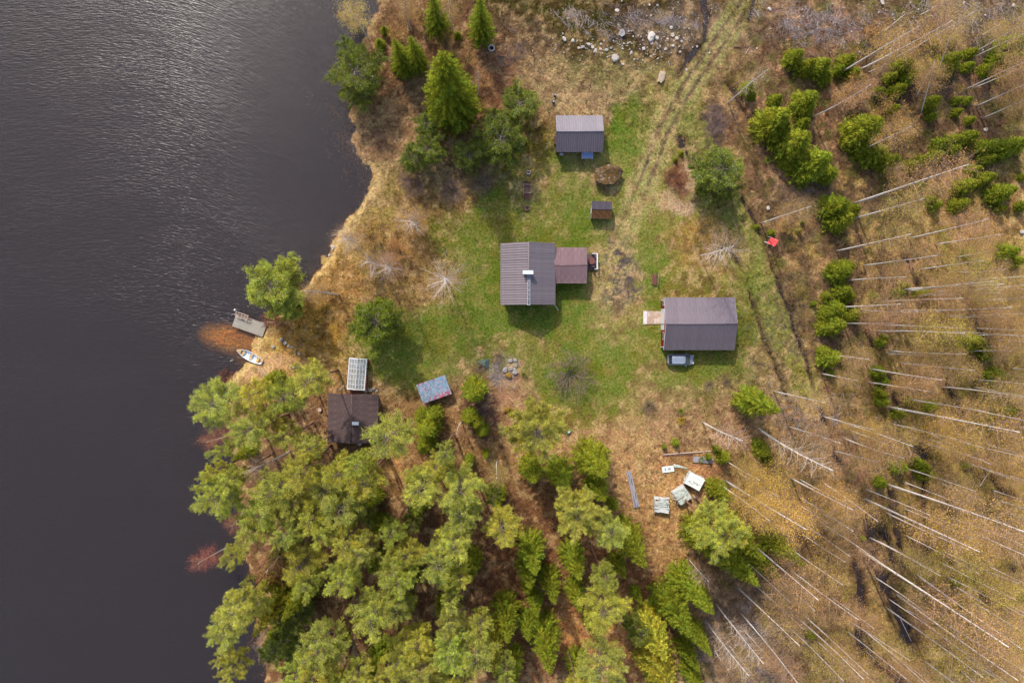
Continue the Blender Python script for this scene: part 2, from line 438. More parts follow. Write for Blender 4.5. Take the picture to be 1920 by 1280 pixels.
class MB:
    """collects simple solids into one mesh"""
    def __init__(s): s.v = []; s.f = []; s.mi = []; s.cur = 0
    def add(s, v, f):
        o = len(s.v); s.v += [tuple(q) for q in v]; s.f += [[i + o for i in q] for q in f]; s.mi += [s.cur] * len(f)
        return s
    def box(s, c, d, rz=0, mat=None, taper=1.0):
        hx, hy, hz = d[0] / 2, d[1] / 2, d[2] / 2
        v = [(x * (taper if z > 0 else 1), y * (taper if z > 0 else 1), z) for z in (-hz, hz) for x, y in ((-hx, -hy), (hx, -hy), (hx, hy), (-hx, hy))]
        R = mat if mat is not None else Matrix.Rotation(rz, 3, 'Z')
        v = [R @ Vector(q) + Vector(c) for q in v]
        return s.add(v, [[3, 2, 1, 0], [4, 5, 6, 7], [0, 1, 5, 4], [1, 2, 6, 5], [2, 3, 7, 6], [3, 0, 4, 7]])
    def bar(s, a, b, wd, th=None, up=(0, 0, 1)):
        a = Vector(a); b = Vector(b); d = b - a; L = d.length; d.normalize()
        u = Vector(up); 
        if abs(d.dot(u)) > .95: u = Vector((1, 0, 0))
        r = d.cross(u).normalized(); u2 = r.cross(d)
        R = Matrix((d, r, u2)).transposed()
        return s.box((a + b) / 2, (L, wd, th or wd), mat=R)
    def tube(s, pts, rad, n=6, cap=True):
        pts = [Vector(p) for p in pts]
        if not hasattr(rad, '__len__'): rad = [rad] * len(pts)
        o = len(s.v); V = []; F = []
        for i, p in enumerate(pts):
            d = (pts[min(i + 1, len(pts) - 1)] - pts[max(i - 1, 0)]).normalized()
            a = Vector((0, 0, 1)) if abs(d.z) < .9 else Vector((1, 0, 0))
            x = d.cross(a).normalized(); y = d.cross(x)
            for k in range(n):
                t = 2 * math.pi * k / n
                V.append(p + (x * math.cos(t) + y * math.sin(t)) * rad[i])
        for i in range(len(pts) - 1):
            for k in range(n):
                F.append([i * n + k, i * n + (k + 1) % n, (i + 1) * n + (k + 1) % n, (i + 1) * n + k])
        if cap:
            F.append(list(range(n))[::-1]); F.append([(len(pts) - 1) * n + k for k in range(n)])
        return s.add(V, F)
    def mesh(s, name, mat, smooth=False):
        me = new_mesh(name, s.v, s.f, mat, smooth=smooth)
        if any(s.mi): me.polygons.foreach_set('material_index', np.array(s.mi, np.int32))
        return me
    def build(s, name, mat, parent=None, smooth=False):
        return link(name, s.mesh(name, mat, smooth), parent)

def link(name, me, parent=None, loc=None, rz=None):
    o = bpy.data.objects.new(name, me); COL.objects.link(o)
    if parent is not None: o.parent = parent
    if loc is not None: o.location = loc
    if rz is not None: o.rotation_euler = (0, 0, rz)
    return o

def tag(o, label, cat, group=None):
    o['label'] = label; o['category'] = cat
    if group: o['group'] = group
    return o

def thing(name, label, cat, loc=(0, 0, 0), rz=0, group=None):
    o = bpy.data.objects.new(name, None); COL.objects.link(o)
    o.location = loc; o.rotation_euler = (0, 0, rz); o.empty_display_size = .2
    return tag(o, label, cat, group)

# ------------------------------------------------------------------ materials
def mat_new(name):
    m = bpy.data.materials.new(name); m.use_nodes = True
    n = m.node_tree; n.nodes.clear()
    return m, n, n.nodes.new('ShaderNodeOutputMaterial')

def N(nt, t, **kw):
    n = nt.nodes.new(t)
    for k, v in kw.items():
        if k in n.inputs: n.inputs[k].default_value = v
        else: setattr(n, k, v)
    return n

def mat(name, col, rough=.7, var=.25, scale=3.0, metal=0, bump=.0, spec=.3, stretch=(1, 1, 1), second=None, second_amt=.5, obj_var=0.0, coat=0):
    m, nt, out = mat_new(name)
    L = nt.links.new
    tc = N(nt, 'ShaderNodeTexCoord'); mp = N(nt, 'ShaderNodeMapping'); mp.inputs['Scale'].default_value = stretch
    L(tc.outputs['Object'], mp.inputs[0])
    nz = N(nt, 'ShaderNodeTexNoise', Scale=scale, Detail=8.0, Roughness=.65); L(mp.outputs[0], nz.inputs['Vector'])
    rp = N(nt, 'ShaderNodeMapRange'); rp.inputs['From Min'].default_value = .3; rp.inputs['From Max'].default_value = .7
    rp.inputs['To Min'].default_value = 1 - var; rp.inputs['To Max'].default_value = 1 + var
    L(nz.outputs[0], rp.inputs[0])
    src = None
    base = N(nt, 'ShaderNodeMix', data_type='RGBA'); base.inputs[6].default_value = (*col, 1); base.inputs[7].default_value = (*(second or col), 1)
    if second:
        n2 = N(nt, 'ShaderNodeTexNoise', Scale=scale * .45, Detail=6.0, Roughness=.7); L(tc.outputs['Object'], n2.inputs['Vector'])
        r2 = N(nt, 'ShaderNodeMapRange'); r2.inputs['From Min'].default_value = .62 - .3 * second_amt; r2.inputs['From Max'].default_value = .74 - .3 * second_amt
        L(n2.outputs[0], r2.inputs[0]); L(r2.outputs[0], base.inputs[0])
    else: base.inputs[0].default_value = 0
    mul = N(nt, 'ShaderNodeVectorMath', operation='SCALE'); L(base.outputs[2], mul.inputs[0]); 
    if obj_var:
        oi = N(nt, 'ShaderNodeObjectInfo'); r3 = N(nt, 'ShaderNodeMapRange'); r3.inputs['To Min'].default_value = 1 - obj_var; r3.inputs['To Max'].default_value = 1 + obj_var
        L(oi.outputs['Random'], r3.inputs[0])
        mm = N(nt, 'ShaderNodeMath', operation='MULTIPLY'); L(rp.outputs[0], mm.inputs[0]); L(r3.outputs[0], mm.inputs[1]); L(mm.outputs[0], mul.inputs['Scale'])
    else: L(rp.outputs[0], mul.inputs['Scale'])
    p = N(nt, 'ShaderNodeBsdfPrincipled', Roughness=rough, Metallic=metal)
    p.inputs['Specular IOR Level'].default_value = spec
    if coat: p.inputs['Coat Weight'].default_value = coat
    L(mul.outputs[0], p.inputs['Base Color'])
    if bump:
        b = N(nt, 'ShaderNodeBump', Strength=.8, Distance=bump); L(nz.outputs[0], b.inputs['Height']); L(b.outputs[0], p.inputs['Normal'])
    L(p.outputs[0], out.inputs[0])
    return m

def foliage_mat(name, transl=.35, hue=.011, val=.14):
    m, nt, out = mat_new(name); L = nt.links.new
    at = N(nt, 'ShaderNodeAttribute'); at.attribute_name = 'tint'
    oi = N(nt, 'ShaderNodeObjectInfo')
    h = N(nt, 'ShaderNodeHueSaturation')
    r1 = N(nt, 'ShaderNodeMapRange'); r1.inputs['To Min'].default_value = .5 - hue; r1.inputs['To Max'].default_value = .5 + hue
    r2 = N(nt, 'ShaderNodeMapRange'); r2.inputs['To Min'].default_value = 1 - val; r2.inputs['To Max'].default_value = 1 + val
    ml = N(nt, 'ShaderNodeMath', operation='MULTIPLY'); ml.inputs[1].default_value = 7.31
    fr = N(nt, 'ShaderNodeMath', operation='FRACT')
    L(oi.outputs['Random'], r1.inputs[0]); L(oi.outputs['Random'], ml.inputs[0]); L(ml.outputs[0], fr.inputs[0]); L(fr.outputs[0], r2.inputs[0])
    L(r1.outputs[0], h.inputs['Hue']); L(r2.outputs[0], h.inputs['Value']); L(at.outputs['Color'], h.inputs['Color'])
    d = N(nt, 'ShaderNodeBsdfDiffuse'); t = N(nt, 'ShaderNodeBsdfTranslucent'); mx = N(nt, 'ShaderNodeMixShader'); mx.inputs[0].default_value = transl
    L(h.outputs[0], d.inputs[0]); L(h.outputs[0], t.inputs[0]); L(d.outputs[0], mx.inputs[1]); L(t.outputs[0], mx.inputs[2])
    L(mx.outputs[0], out.inputs[0])
    return m

M = {}
M['foliage'] = foliage_mat('needles_and_leaves')
M['twig'] = foliage_mat('fine_twigs', .25, .015, .15)
M['tuft'] = foliage_mat('grass_blades', .3, 0, 0)
M['bark'] = mat('conifer_bark', lin(112, 92, 82, .8), .9, .35, 5, bump=.02, second=lin(176, 110, 60, .8), second_amt=.5)
M['bark_grey'] = mat('grey_bark', lin(120, 108, 100, .8), .9, .35, 5)
def birch_mat():
    m, nt, out = mat_new('birch_bark'); L = nt.links.new
    tc = N(nt, 'ShaderNodeTexCoord'); mp = N(nt, 'ShaderNodeMapping'); mp.inputs['Scale'].default_value = (5, 5, 1.6); L(tc.outputs['Object'], mp.inputs[0])
    nz = N(nt, 'ShaderNodeTexNoise', Scale=1.6, Detail=6.0, Roughness=.7); L(mp.outputs[0], nz.inputs['Vector'])
    cr = N(nt, 'ShaderNodeValToRGB'); cr.color_ramp.elements[0].position = .36; cr.color_ramp.elements[0].color = (.10, .08, .07, 1)
    cr.color_ramp.elements[1].position = .46; cr.color_ramp.elements[1].color = (.66, .60, .56, 1); L(nz.outputs[0], cr.inputs[0])
    p = N(nt, 'ShaderNodeBsdfPrincipled', Roughness=.8); p.inputs['Specular IOR Level'].default_value = .2
    L(cr.outputs[0], p.inputs['Base Color']); L(p.outputs[0], out.inputs[0]); return m
M['birch'] = birch_mat()
M['birch_branch'] = mat('birch_branch_bark', lin(170, 136, 108, .8), .85, .25, 6)
M['pale_wood'] = mat('weathered_bare_wood', lin(205, 192, 180, .8), .85, .25, 6)

# ------------------------------------------------------------------ ground
def ground_mat():
    m, nt, out = mat_new('ground'); L = nt.links.new
    at = N(nt, 'ShaderNodeAttribute'); at.attribute_name = 'tint'
    tc = N(nt, 'ShaderNodeTexCoord')
    n1 = N(nt, 'ShaderNodeTexNoise', Scale=2.6, Detail=9.0, Roughness=.72); L(tc.outputs['Object'], n1.inputs['Vector'])
    n2 = N(nt, 'ShaderNodeTexNoise', Scale=.8, Detail=5.0, Roughness=.6); L(tc.outputs['Object'], n2.inputs['Vector'])
    n3 = N(nt, 'ShaderNodeTexNoise', Scale=6.5, Detail=4.0, Roughness=.7); L(tc.outputs['Object'], n3.inputs['Vector'])
    r1 = N(nt, 'ShaderNodeMapRange'); r1.inputs['From Min'].default_value = .33; r1.inputs['From Max'].default_value = .67
    r1.inputs['To Min'].default_value = .42; r1.inputs['To Max'].default_value = 1.58; L(n1.outputs[0], r1.inputs[0])
    r3 = N(nt, 'ShaderNodeMapRange'); r3.inputs['From Min'].default_value = .3; r3.inputs['From Max'].default_value = .7
    r3.inputs['To Min'].default_value = .58; r3.inputs['To Max'].default_value = 1.42; L(n3.outputs[0], r3.inputs[0])
    h = N(nt, 'ShaderNodeHueSaturation'); L(at.outputs['Color'], h.inputs['Color'])
    rh = N(nt, 'ShaderNodeMapRange'); rh.inputs['From Min'].default_value = .35; rh.inputs['From Max'].default_value = .65
    rh.inputs['To Min'].default_value = .486; rh.inputs['To Max'].default_value = .518; L(n2.outputs[0], rh.inputs[0]); L(rh.outputs[0], h.inputs['Hue'])
    mm = N(nt, 'ShaderNodeMath', operation='MULTIPLY'); L(r1.outputs[0], mm.inputs[0]); L(r3.outputs[0], mm.inputs[1])
    sc = N(nt, 'ShaderNodeVectorMath', operation='SCALE'); L(h.outputs[0], sc.inputs[0]); L(mm.outputs[0], sc.inputs['Scale'])
    p = N(nt, 'ShaderNodeBsdfDiffuse', Roughness=.6)
    L(sc.outputs[0], p.inputs['Color'])
    b = N(nt, 'ShaderNodeBump', Strength=.9, Distance=.16); L(n1.outputs[0], b.inputs['Height']); L(b.outputs[0], p.inputs['Normal'])
    L(p.outputs[0], out.inputs[0]); return m

def axis(a, b, step, far):
    core = np.arange(a, b + step * .5, step)
    g = []; d = step; x = 0
    while x < far:
        d *= 1.35; x += d; g.append(x)
    g = np.array(g)
    return np.concatenate([(core[0] - g)[::-1], core, core[-1] + g])

gx = axis(-86, 90, .3, 3200); gy = axis(-64, 56, .3, 3200)
GX, GY = np.meshgrid(gx, gy)
gxx, gyy = GX.ravel(), GY.ravel()
GZ = ground_z(gxx, gyy)
GCOL = ground_color(gxx, gyy)
nx, ny = len(gx), len(gy)
ii = (np.arange(ny - 1)[:, None] * nx + np.arange(nx - 1)[None]).ravel()
gf = np.stack([ii, ii + 1, ii + nx + 1, ii + nx], 1)
gme = new_mesh('ground', np.stack([gxx, gyy, GZ], 1), gf, ground_mat(), GCOL, smooth=True)
go = link('ground', gme); go['kind'] = 'structure'
_GC = GCOL.reshape(ny, nx, 3)

def sample_col(x, y):
    i = np.clip(np.searchsorted(gx, x), 0, nx - 1); j = np.clip(np.searchsorted(gy, y), 0, ny - 1)
    return _GC[j, i]
_GZ2 = GZ.reshape(ny, nx)
def sample_z(x, y):
    i = np.clip(np.searchsorted(gx, x), 0, nx - 1); j = np.clip(np.searchsorted(gy, y), 0, ny - 1)
    return _GZ2[j, i]

# ------------------------------------------------------------------ lake water
def water_mat():
    m, nt, out = mat_new('lake_water'); L = nt.links.new
    tc = N(nt, 'ShaderNodeTexCoord'); sp = N(nt, 'ShaderNodeSeparateXYZ'); L(tc.outputs['Object'], sp.inputs[0])
    def ma(op, a, b=None, c=None):
        n = N(nt, 'ShaderNodeMath', operation=op)
        for i, q in enumerate((a, b, c)):
            if q is None: continue
            if isinstance(q, (int, float)): n.inputs[i].default_value = q
            else: L(q, n.inputs[i])
        return n.outputs[0]
    x, y = sp.outputs[0], sp.outputs[1]
    # wave crests bend as they run toward the shore
    t = ma('ADD', x, 74.0)
    cub = ma('MULTIPLY', ma('POWER', ma('MAXIMUM', t, 0.0), 3.0), -.00020)
    f = ma('ADD', cub, ma('MULTIPLY', t, .10))
    s = N(nt, 'ShaderNodeMapRange', interpolation_type='SMOOTHSTEP'); s.inputs['From Min'].default_value = -12; s.inputs['From Max'].default_value = 22; L(y, s.inputs[0])
    v = ma('SUBTRACT', y, ma('MULTIPLY', f, s.outputs[0]))
    def layer(su, sv, scale, detail, off):
        cb = N(nt, 'ShaderNodeCombineXYZ'); L(ma('MULTIPLY_ADD', x, su, off), cb.inputs[0]); L(ma('MULTIPLY', v, sv), cb.inputs[1])
        nz = N(nt, 'ShaderNodeTexNoise', Scale=scale, Detail=detail, Roughness=.5, Distortion=.35); L(cb.outputs[0], nz.inputs['Vector']); return nz.outputs[0]
    a = layer(1.0, 4.6, 1.0, 2.0, 0.0)
    b = layer(.45, 1.7, 1.0, 1.0, 30.0)
    c = layer(.05, .12, 1.0, 2.0, 60.0)
    hgt = ma('ADD', ma('MULTIPLY', a, 1.0), ma('MULTIPLY', b, .5))
    gust = N(nt, 'ShaderNodeMapRange'); gust.inputs['From Min'].default_value = .35; gust.inputs['From Max'].default_value = .65
    gust.inputs['To Min'].default_value = .7; gust.inputs['To Max'].default_value = 1.15; L(c, gust.inputs[0])
    bp = N(nt, 'ShaderNodeBump', Strength=1.0, Distance=.068)
    L(ma('MULTIPLY', hgt, gust.outputs[0]), bp.inputs['Height'])
    fr = N(nt, 'ShaderNodeFresnel', IOR=1.34); L(bp.outputs[0], fr.inputs['Normal'])
    gl = N(nt, 'ShaderNodeBsdfGlossy', Roughness=.33); gl.inputs['Color'].default_value = (.86, .84, .86, 1); L(bp.outputs[0], gl.inputs['Normal'])
    tr = N(nt, 'ShaderNodeBsdfTransparent'); tr.inputs[0].default_value = (.93, .72, .38, 1)
    df = N(nt, 'ShaderNodeBsdfDiffuse'); df.inputs[0].default_value = (.084, .066, .064, 1); L(bp.outputs[0], df.inputs['Normal'])
    m1 = N(nt, 'ShaderNodeMixShader'); m1.inputs[0].default_value = .26; L(tr.outputs[0], m1.inputs[1]); L(df.outputs[0], m1.inputs[2])
    m2 = N(nt, 'ShaderNodeMixShader'); L(ma('MULTIPLY', fr.outputs[0], 1.25), m2.inputs[0]); L(m1.outputs[0], m2.inputs[1]); L(gl.outputs[0], m2.inputs[2])
    L(m2.outputs[0], out.inputs[0]); return m
wme = new_mesh('lake', [(-3200, -3200, 0), (86, -3200, 0), (86, 3200, 0), (-3200, 3200, 0)], [[0, 1, 2, 3]], water_mat())
wo_ = link('lake_water', wme, loc=(0, 0, WATER_Z)); wo_['kind'] = 'structure'
# ------------------------------------------------------------------ foliage geometry
def rand_unit(n):
    v = RNG.normal(size=(n, 3)); return v / (np.linalg.norm(v, axis=1, keepdims=True) + 1e-9)

def leaf_tris(p, d, length, width, rng=None):
    """one triangle per leaf at p pointing along d"""
    n = len(p)
    e = np.cross(d, rand_unit(n)); e /= (np.linalg.norm(e, axis=1, keepdims=True) + 1e-9)
    length = np.broadcast_to(np.asarray(length, float), (n,))[:, None]; width = np.broadcast_to(np.asarray(width, float), (n,))[:, None]
    v = np.stack([p + d * length, p + e * width * .5, p - e * width * .5], 1).reshape(-1, 3)
    f = np.arange(n * 3).reshape(-1, 3)
    return v, f

def jitter_col(c, n, amt=.2):
    k = 1 + amt * RNG.normal(size=(n, 1))
    c = np.broadcast_to(np.array(c, float), (n, 3)) * np.clip(k, .45, 1.7)
    c = c * (1 + .06 * RNG.normal(size=(n, 3)))
    return np.repeat(np.clip(c, 0, 1), 3, axis=0)

def clumps(centres, radii, per, flat, col, size, up=.55, shell=.62, amt=.26, twigs=.10):
    """many small leaf faces over each clump; upper side favoured"""
    C_ = np.repeat(centres, per, axis=0); R_ = np.repeat(radii, per)[:, None]
    u = rand_unit(len(C_)); u[:, 2] = np.abs(u[:, 2]) * np.where(RNG.random(len(C_)) < .8, 1, -1)
    r = shell + (1 - shell) * RNG.random((len(C_), 1)) ** .6
    p = C_ + u * r * R_ * np.array([1, 1, flat])
    d = u * np.array([1, 1, .6]) + rand_unit(len(C_)) * .8; d[:, 2] += up * .5
    d /= np.linalg.norm(d, axis=1, keepdims=True)
    v, f = leaf_tris(p - d * size * .4, d, size * (.7 + .6 * RNG.random(len(p))), size * .55)
    cc = np.array(col) * (1 + .15 * RNG.normal(size=(len(centres), 1))) * (1 + np.array([.05, .0, -.1]) * RNG.normal(size=(len(centres), 1)))
    cc = np.repeat(np.clip(cc, .005, 1), per, axis=0)
    k = np.clip(1 + amt * RNG.normal(size=(len(p), 1)), .4, 1.8)
    cc = cc * k; tw = RNG.random(len(p)) < twigs; cc[tw] = np.array(lin(178, 164, 146)) * RNG.uniform(.5, 1.1, (int(tw.sum()), 1))
    return v, f, np.repeat(np.clip(cc, 0, 1), 3, axis=0)

def sprays(A, B, per, spread, col, size, amt=.26, twigs=.10, tone=.14):
    """needle tufts scattered loosely along each twig A-B, denser and brighter toward the tip"""
    n = len(A); a = np.repeat(A, per, 0); b_ = np.repeat(B, per, 0)
    s = RNG.random((len(a), 1)) ** .6 * 1.08
    sp = np.repeat(spread * RNG.uniform(.6, 1.3, (n, 1)), per, 0)
    p = a + (b_ - a) * s + RNG.normal(size=(len(a), 3)) * sp * np.array([1, 1, .55])
    ax = b_ - a; ax /= np.linalg.norm(ax, axis=1, keepdims=True) + 1e-9
    d = ax * .6 + rand_unit(len(p)) * .9; d[:, 2] += .3; d /= np.linalg.norm(d, axis=1, keepdims=True)
    v, f = leaf_tris(p, d, size * RNG.uniform(.6, 1.5, len(p)), size * .42)
    cc = np.array(col) * np.clip(1 + tone * RNG.normal(size=(n, 1)), .5, 1.6) * (1 + np.array([.05, 0, -.1]) * RNG.normal(size=(n, 1)))
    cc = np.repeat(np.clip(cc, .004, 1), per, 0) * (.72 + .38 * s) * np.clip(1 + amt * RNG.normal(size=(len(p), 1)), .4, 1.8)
    tw = RNG.random(len(p)) < twigs * (1.6 - s[:, 0]); cc[tw] = np.array(lin(178, 164, 150)) * RNG.uniform(.5, 1.1, (int(tw.sum()), 1))
    return v, f, np.repeat(np.clip(cc, 0, 1), 3, axis=0)

def merge(parts):
    V, F, T, o = [], [], [], 0
    for v, f, t in parts:
        V.append(v); F.append(f + o); T.append(t); o += len(v)
    return np.concatenate(V), np.concatenate(F), np.concatenate(T)

FK = 1.0
PINE_C = np.array(lin(190, 188, 80)) * 1.0
PINE_D = np.array(lin(124, 134, 50)) * 1.0
SPRUCE_C = np.array(lin(130, 136, 42)) * 1.0
SPRUCE_Y = np.array(lin(176, 168, 60)) * .95

def tube_path(base, tip, bend, n=7):
    base = Vector(base); tip = Vector(tip); out = []
    for i in range(n):
        t = i / (n - 1); out.append(base.lerp(tip, t) + Vector(bend) * math.sin(t * math.pi))
    return out

def crown_profile_pine(t):    # t 0 at crown base, 1 at top
    return math.sin(math.pi * (0.18 + .72 * t)) ** .8

def make_pine(seed, h=20.0, R=3.3, base=.60, col=None, bush=False, per=150, nl=18):
    random.seed(seed)
    col = PINE_C if col is None else col
    tr = MB(); tip = (random.uniform(-.5, .5), random.uniform(-.5, .5), h * .96)
    path = tube_path((0, 0, -.3), tip, (random.uniform(-.3, .3), random.uniform(-.3, .3), 0))
    rads = [(.20 if not bush else .13) * (1 - .86 * i / 6) + .02 for i in range(7)]
    tr.tube(path, rads, 7)
    trunk = tr.mesh('pine_trunk', M['bark'], True)
    lb = MB(); cs, rs = [], []
    for i in range(nl):
        t = (i + .5) / nl; z = h * (base + (.97 - base) * t)
        az = i * 2.399 + random.uniform(-.5, .5)
        L = R * crown_profile_pine(t) * random.uniform(.55, 1.12)
        k = min(int(z / h * 6), 5); o = path[k].lerp(path[k + 1], (z / (h * .96) * 6) - k if z < h * .96 else 1)
        rise = L * random.uniform(.1, .5) if t < .8 else L * .9
        e = o + Vector((math.cos(az) * L, math.sin(az) * L, rise))
        mid = o.lerp(e, .5) + Vector((0, 0, -.15 * L + .1))
        lb.tube([o, mid, e], [.06, .04, .015], 4, cap=False)
        m = max(6, int(L / .17))
        for j in range(m):
            s = .30 + .70 * (j + random.random()) / m
            q = o.lerp(e, s) + Vector((0, 0, .05)); a2 = az + random.choice((-1, 1)) * random.uniform(.15, 1.25)
            l2 = (.45 + .5 * (1 - abs(s - .55))) * random.uniform(.5, 1.15) * (R / 3.3) ** .5
            q2 = q + Vector((math.cos(a2) * l2, math.sin(a2) * l2, l2 * random.uniform(-.05, .55)))
            if random.random() < .4: lb.tube([q, q2], [.018, .006], 3, cap=False)
            cs.append(tuple(q)); rs.append(tuple(q2))
    limbs = lb.mesh('pine_limbs', M['bark_grey'], True)
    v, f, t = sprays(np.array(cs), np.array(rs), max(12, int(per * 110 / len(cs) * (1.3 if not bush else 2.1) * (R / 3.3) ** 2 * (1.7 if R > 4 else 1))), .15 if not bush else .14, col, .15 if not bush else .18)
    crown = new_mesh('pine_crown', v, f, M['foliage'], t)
    return dict(h=h, R=R, parts=[('trunk', trunk), ('limb', limbs), ('crown', crown)])

def make_spruce(seed, h=14.0, R=2.7, base=.04, col=None, nlev=None, dens=1.0, droop=.28, prof=.82):
    random.seed(seed); col = SPRUCE_C if col is None else col
    tr = MB(); tr.tube([(0, 0, -.3), (0, 0, h * .5), (0, 0, h * .99)], [.018 * h, .010 * h, .01], 6)
    trunk = tr.mesh('spruce_trunk', M['bark_grey'], True)
    P_, D_, S_, C_ = [], [], [], []
    nlev = nlev or int(12 + h * 1.3)
    for i in range(nlev):
        t = (i + .5) / nlev; z = h * (base + (1 - base) * t ** .92)
        rr = R * (1 - t) ** prof * (.55 + .45 * min(1, t * 9 + .35)) + .10
        nb = max(5, int((6 + 7 * (1 - t)) * dens)); off = random.random() * 6.28
        for b in range(nb):
            az = off + b * 2 * math.pi / nb + random.gauss(0, .14)
            L = rr * random.uniform(.72, 1.12); dr = droop * random.uniform(.5, 1.5) - .25 * t
            ca, sa = math.cos(az), math.sin(az)
            bc = np.array(col) * (1 + .2 * random.gauss(0, 1)) * (1 + np.array([.08, 0, -.05]) * random.gauss(0, 1))
            ns = max(4, int(L / .13))
            for k in range(ns):
                s = (k + .6) / ns; x = L * s
                zz = z - dr * L * s ** 1.3 + .12 * L * s ** 3
                wd = (.10 + .42 * L * .5 * (1 - s) ** .7 * min(1, s * 3 + .25)) 
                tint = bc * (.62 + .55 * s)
                for sg in (-1, 1):
                    P_.append((ca * x, sa * x, zz)); a2 = az + sg * random.uniform(.6, 1.05)
                    D_.append((math.cos(a2), math.sin(a2), -.22 + random.gauss(0, .12))); S_.append((wd + .12, .085 + .02 * L)); C_.append(tint)
                if k % 2 == 0:
                    P_.append((ca * x, sa * x, zz + .02)); D_.append((ca, sa, -.1 + random.gauss(0, .2))); S_.append((.24, .10)); C_.append(tint * 1.15)
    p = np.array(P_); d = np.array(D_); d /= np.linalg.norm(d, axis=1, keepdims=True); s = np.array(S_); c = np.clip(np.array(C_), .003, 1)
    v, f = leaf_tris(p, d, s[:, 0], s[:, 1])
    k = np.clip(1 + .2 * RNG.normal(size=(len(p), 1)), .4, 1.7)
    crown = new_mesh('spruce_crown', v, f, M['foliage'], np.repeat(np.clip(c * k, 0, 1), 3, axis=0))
    return dict(h=h, R=R, parts=[('trunk', trunk), ('crown', crown)])

def make_birch(seed, h=20.0, R=2.2, base=.5, col=(190, 148, 66), nb=30, buds=4300, bw=.06, stems=1, wood='birch', twcol=(150, 120, 104), spread=0.0, blen=1.0):
    """slim white stem, thin rising branches and a haze of budding twigs"""
    random.seed(seed)
    tr = MB(); paths = []
    for s in range(stems):
        bend = (random.uniform(-.18, .18), random.uniform(-.18, .18), 0)
        tip = (random.uniform(-.25, .25) + (s * 1.5 if stems > 1 else 0), random.uniform(-.25, .25), h * (1 - .08 * s))
        path = tube_path((0, 0, -.3), tip, bend, 9)
        r0 = .0054 * h + .02
        tr.tube(path, [r0 * (1 - .8 * i / 8) + .01 for i in range(9)], 6); paths.append(path)
    trunk = tr.mesh('birch_trunk', M[wood], True)
    lb = MB(); tips = []
    for i in range(nb):
        t = (i + .5) / nb; z = base + (.96 - base) * t; path = paths[i % stems]
        kf = z * 8; k = min(int(kf), 7); o = path[k].lerp(path[k + 1], kf - k)
        az = i * 2.399 + random.uniform(-.6, .6)
        L = R * blen * (math.sin(math.pi * (.12 + .8 * t)) ** .7) * random.uniform(.6, 1.15)
        rise = L * random.uniform(.5, 1.0) * (1 - spread)
        e = o + Vector((math.cos(az) * L, math.sin(az) * L, rise))
        mid = o.lerp(e, .5) + Vector((random.gauss(0, .1), random.gauss(0, .1), .12 * L))
        kb = 1.0; lb.tube([o, mid, e], [.035 * kb, .02 * kb, .008 * kb], 3, cap=False)
        for j in range(4):
            s = random.uniform(.3, .95); q = o.lerp(e, s); a2 = az + random.uniform(-1.1, 1.1)
            l2 = L * random.uniform(.2, .42)
            q2 = q + Vector((math.cos(a2) * l2, math.sin(a2) * l2, l2 * random.uniform(0, .8)))
            lb.tube([q, q2], [.012, .005], 3, cap=False); tips.append((q, q2))
        tips.append((o.lerp(e, .35), e))
    limbs = lb.mesh('birch_branches', M['pale_wood'] if spread else M['birch_branch'], False)
    a = np.array([tuple(q[0]) for q in tips]); b = np.array([tuple(q[1]) for q in tips])
    idx = RNG.integers(0, len(a), buds); s = RNG.random((buds, 1)) ** .7
    p = a[idx] + (b[idx] - a[idx]) * s * 1.05 + RNG.normal(size=(buds, 3)) * np.array([.42, .42, .4]) * (R / 2.2) ** .5
    d = rand_unit(buds); d[:, 2] = d[:, 2] * .8 + .1; d /= np.linalg.norm(d, axis=1, keepdims=True)
    thin = RNG.random(buds) < .5
    v, f = leaf_tris(p, d, np.where(thin, .42, .09), np.where(thin, .014, bw * 1.3))
    cc = np.where(thin[:, None], np.array(lin(*twcol)), np.array(lin(*col)))
    k = np.clip(1 + .22 * RNG.normal(size=(buds, 1)), .4, 1.7)
    crown = new_mesh('birch_crown', v, f, M['twig'], np.repeat(np.clip(cc * k, 0, 1), 3, axis=0))
    return dict(h=h, R=R, parts=[('trunk', trunk), ('branch', limbs), ('crown', crown)])

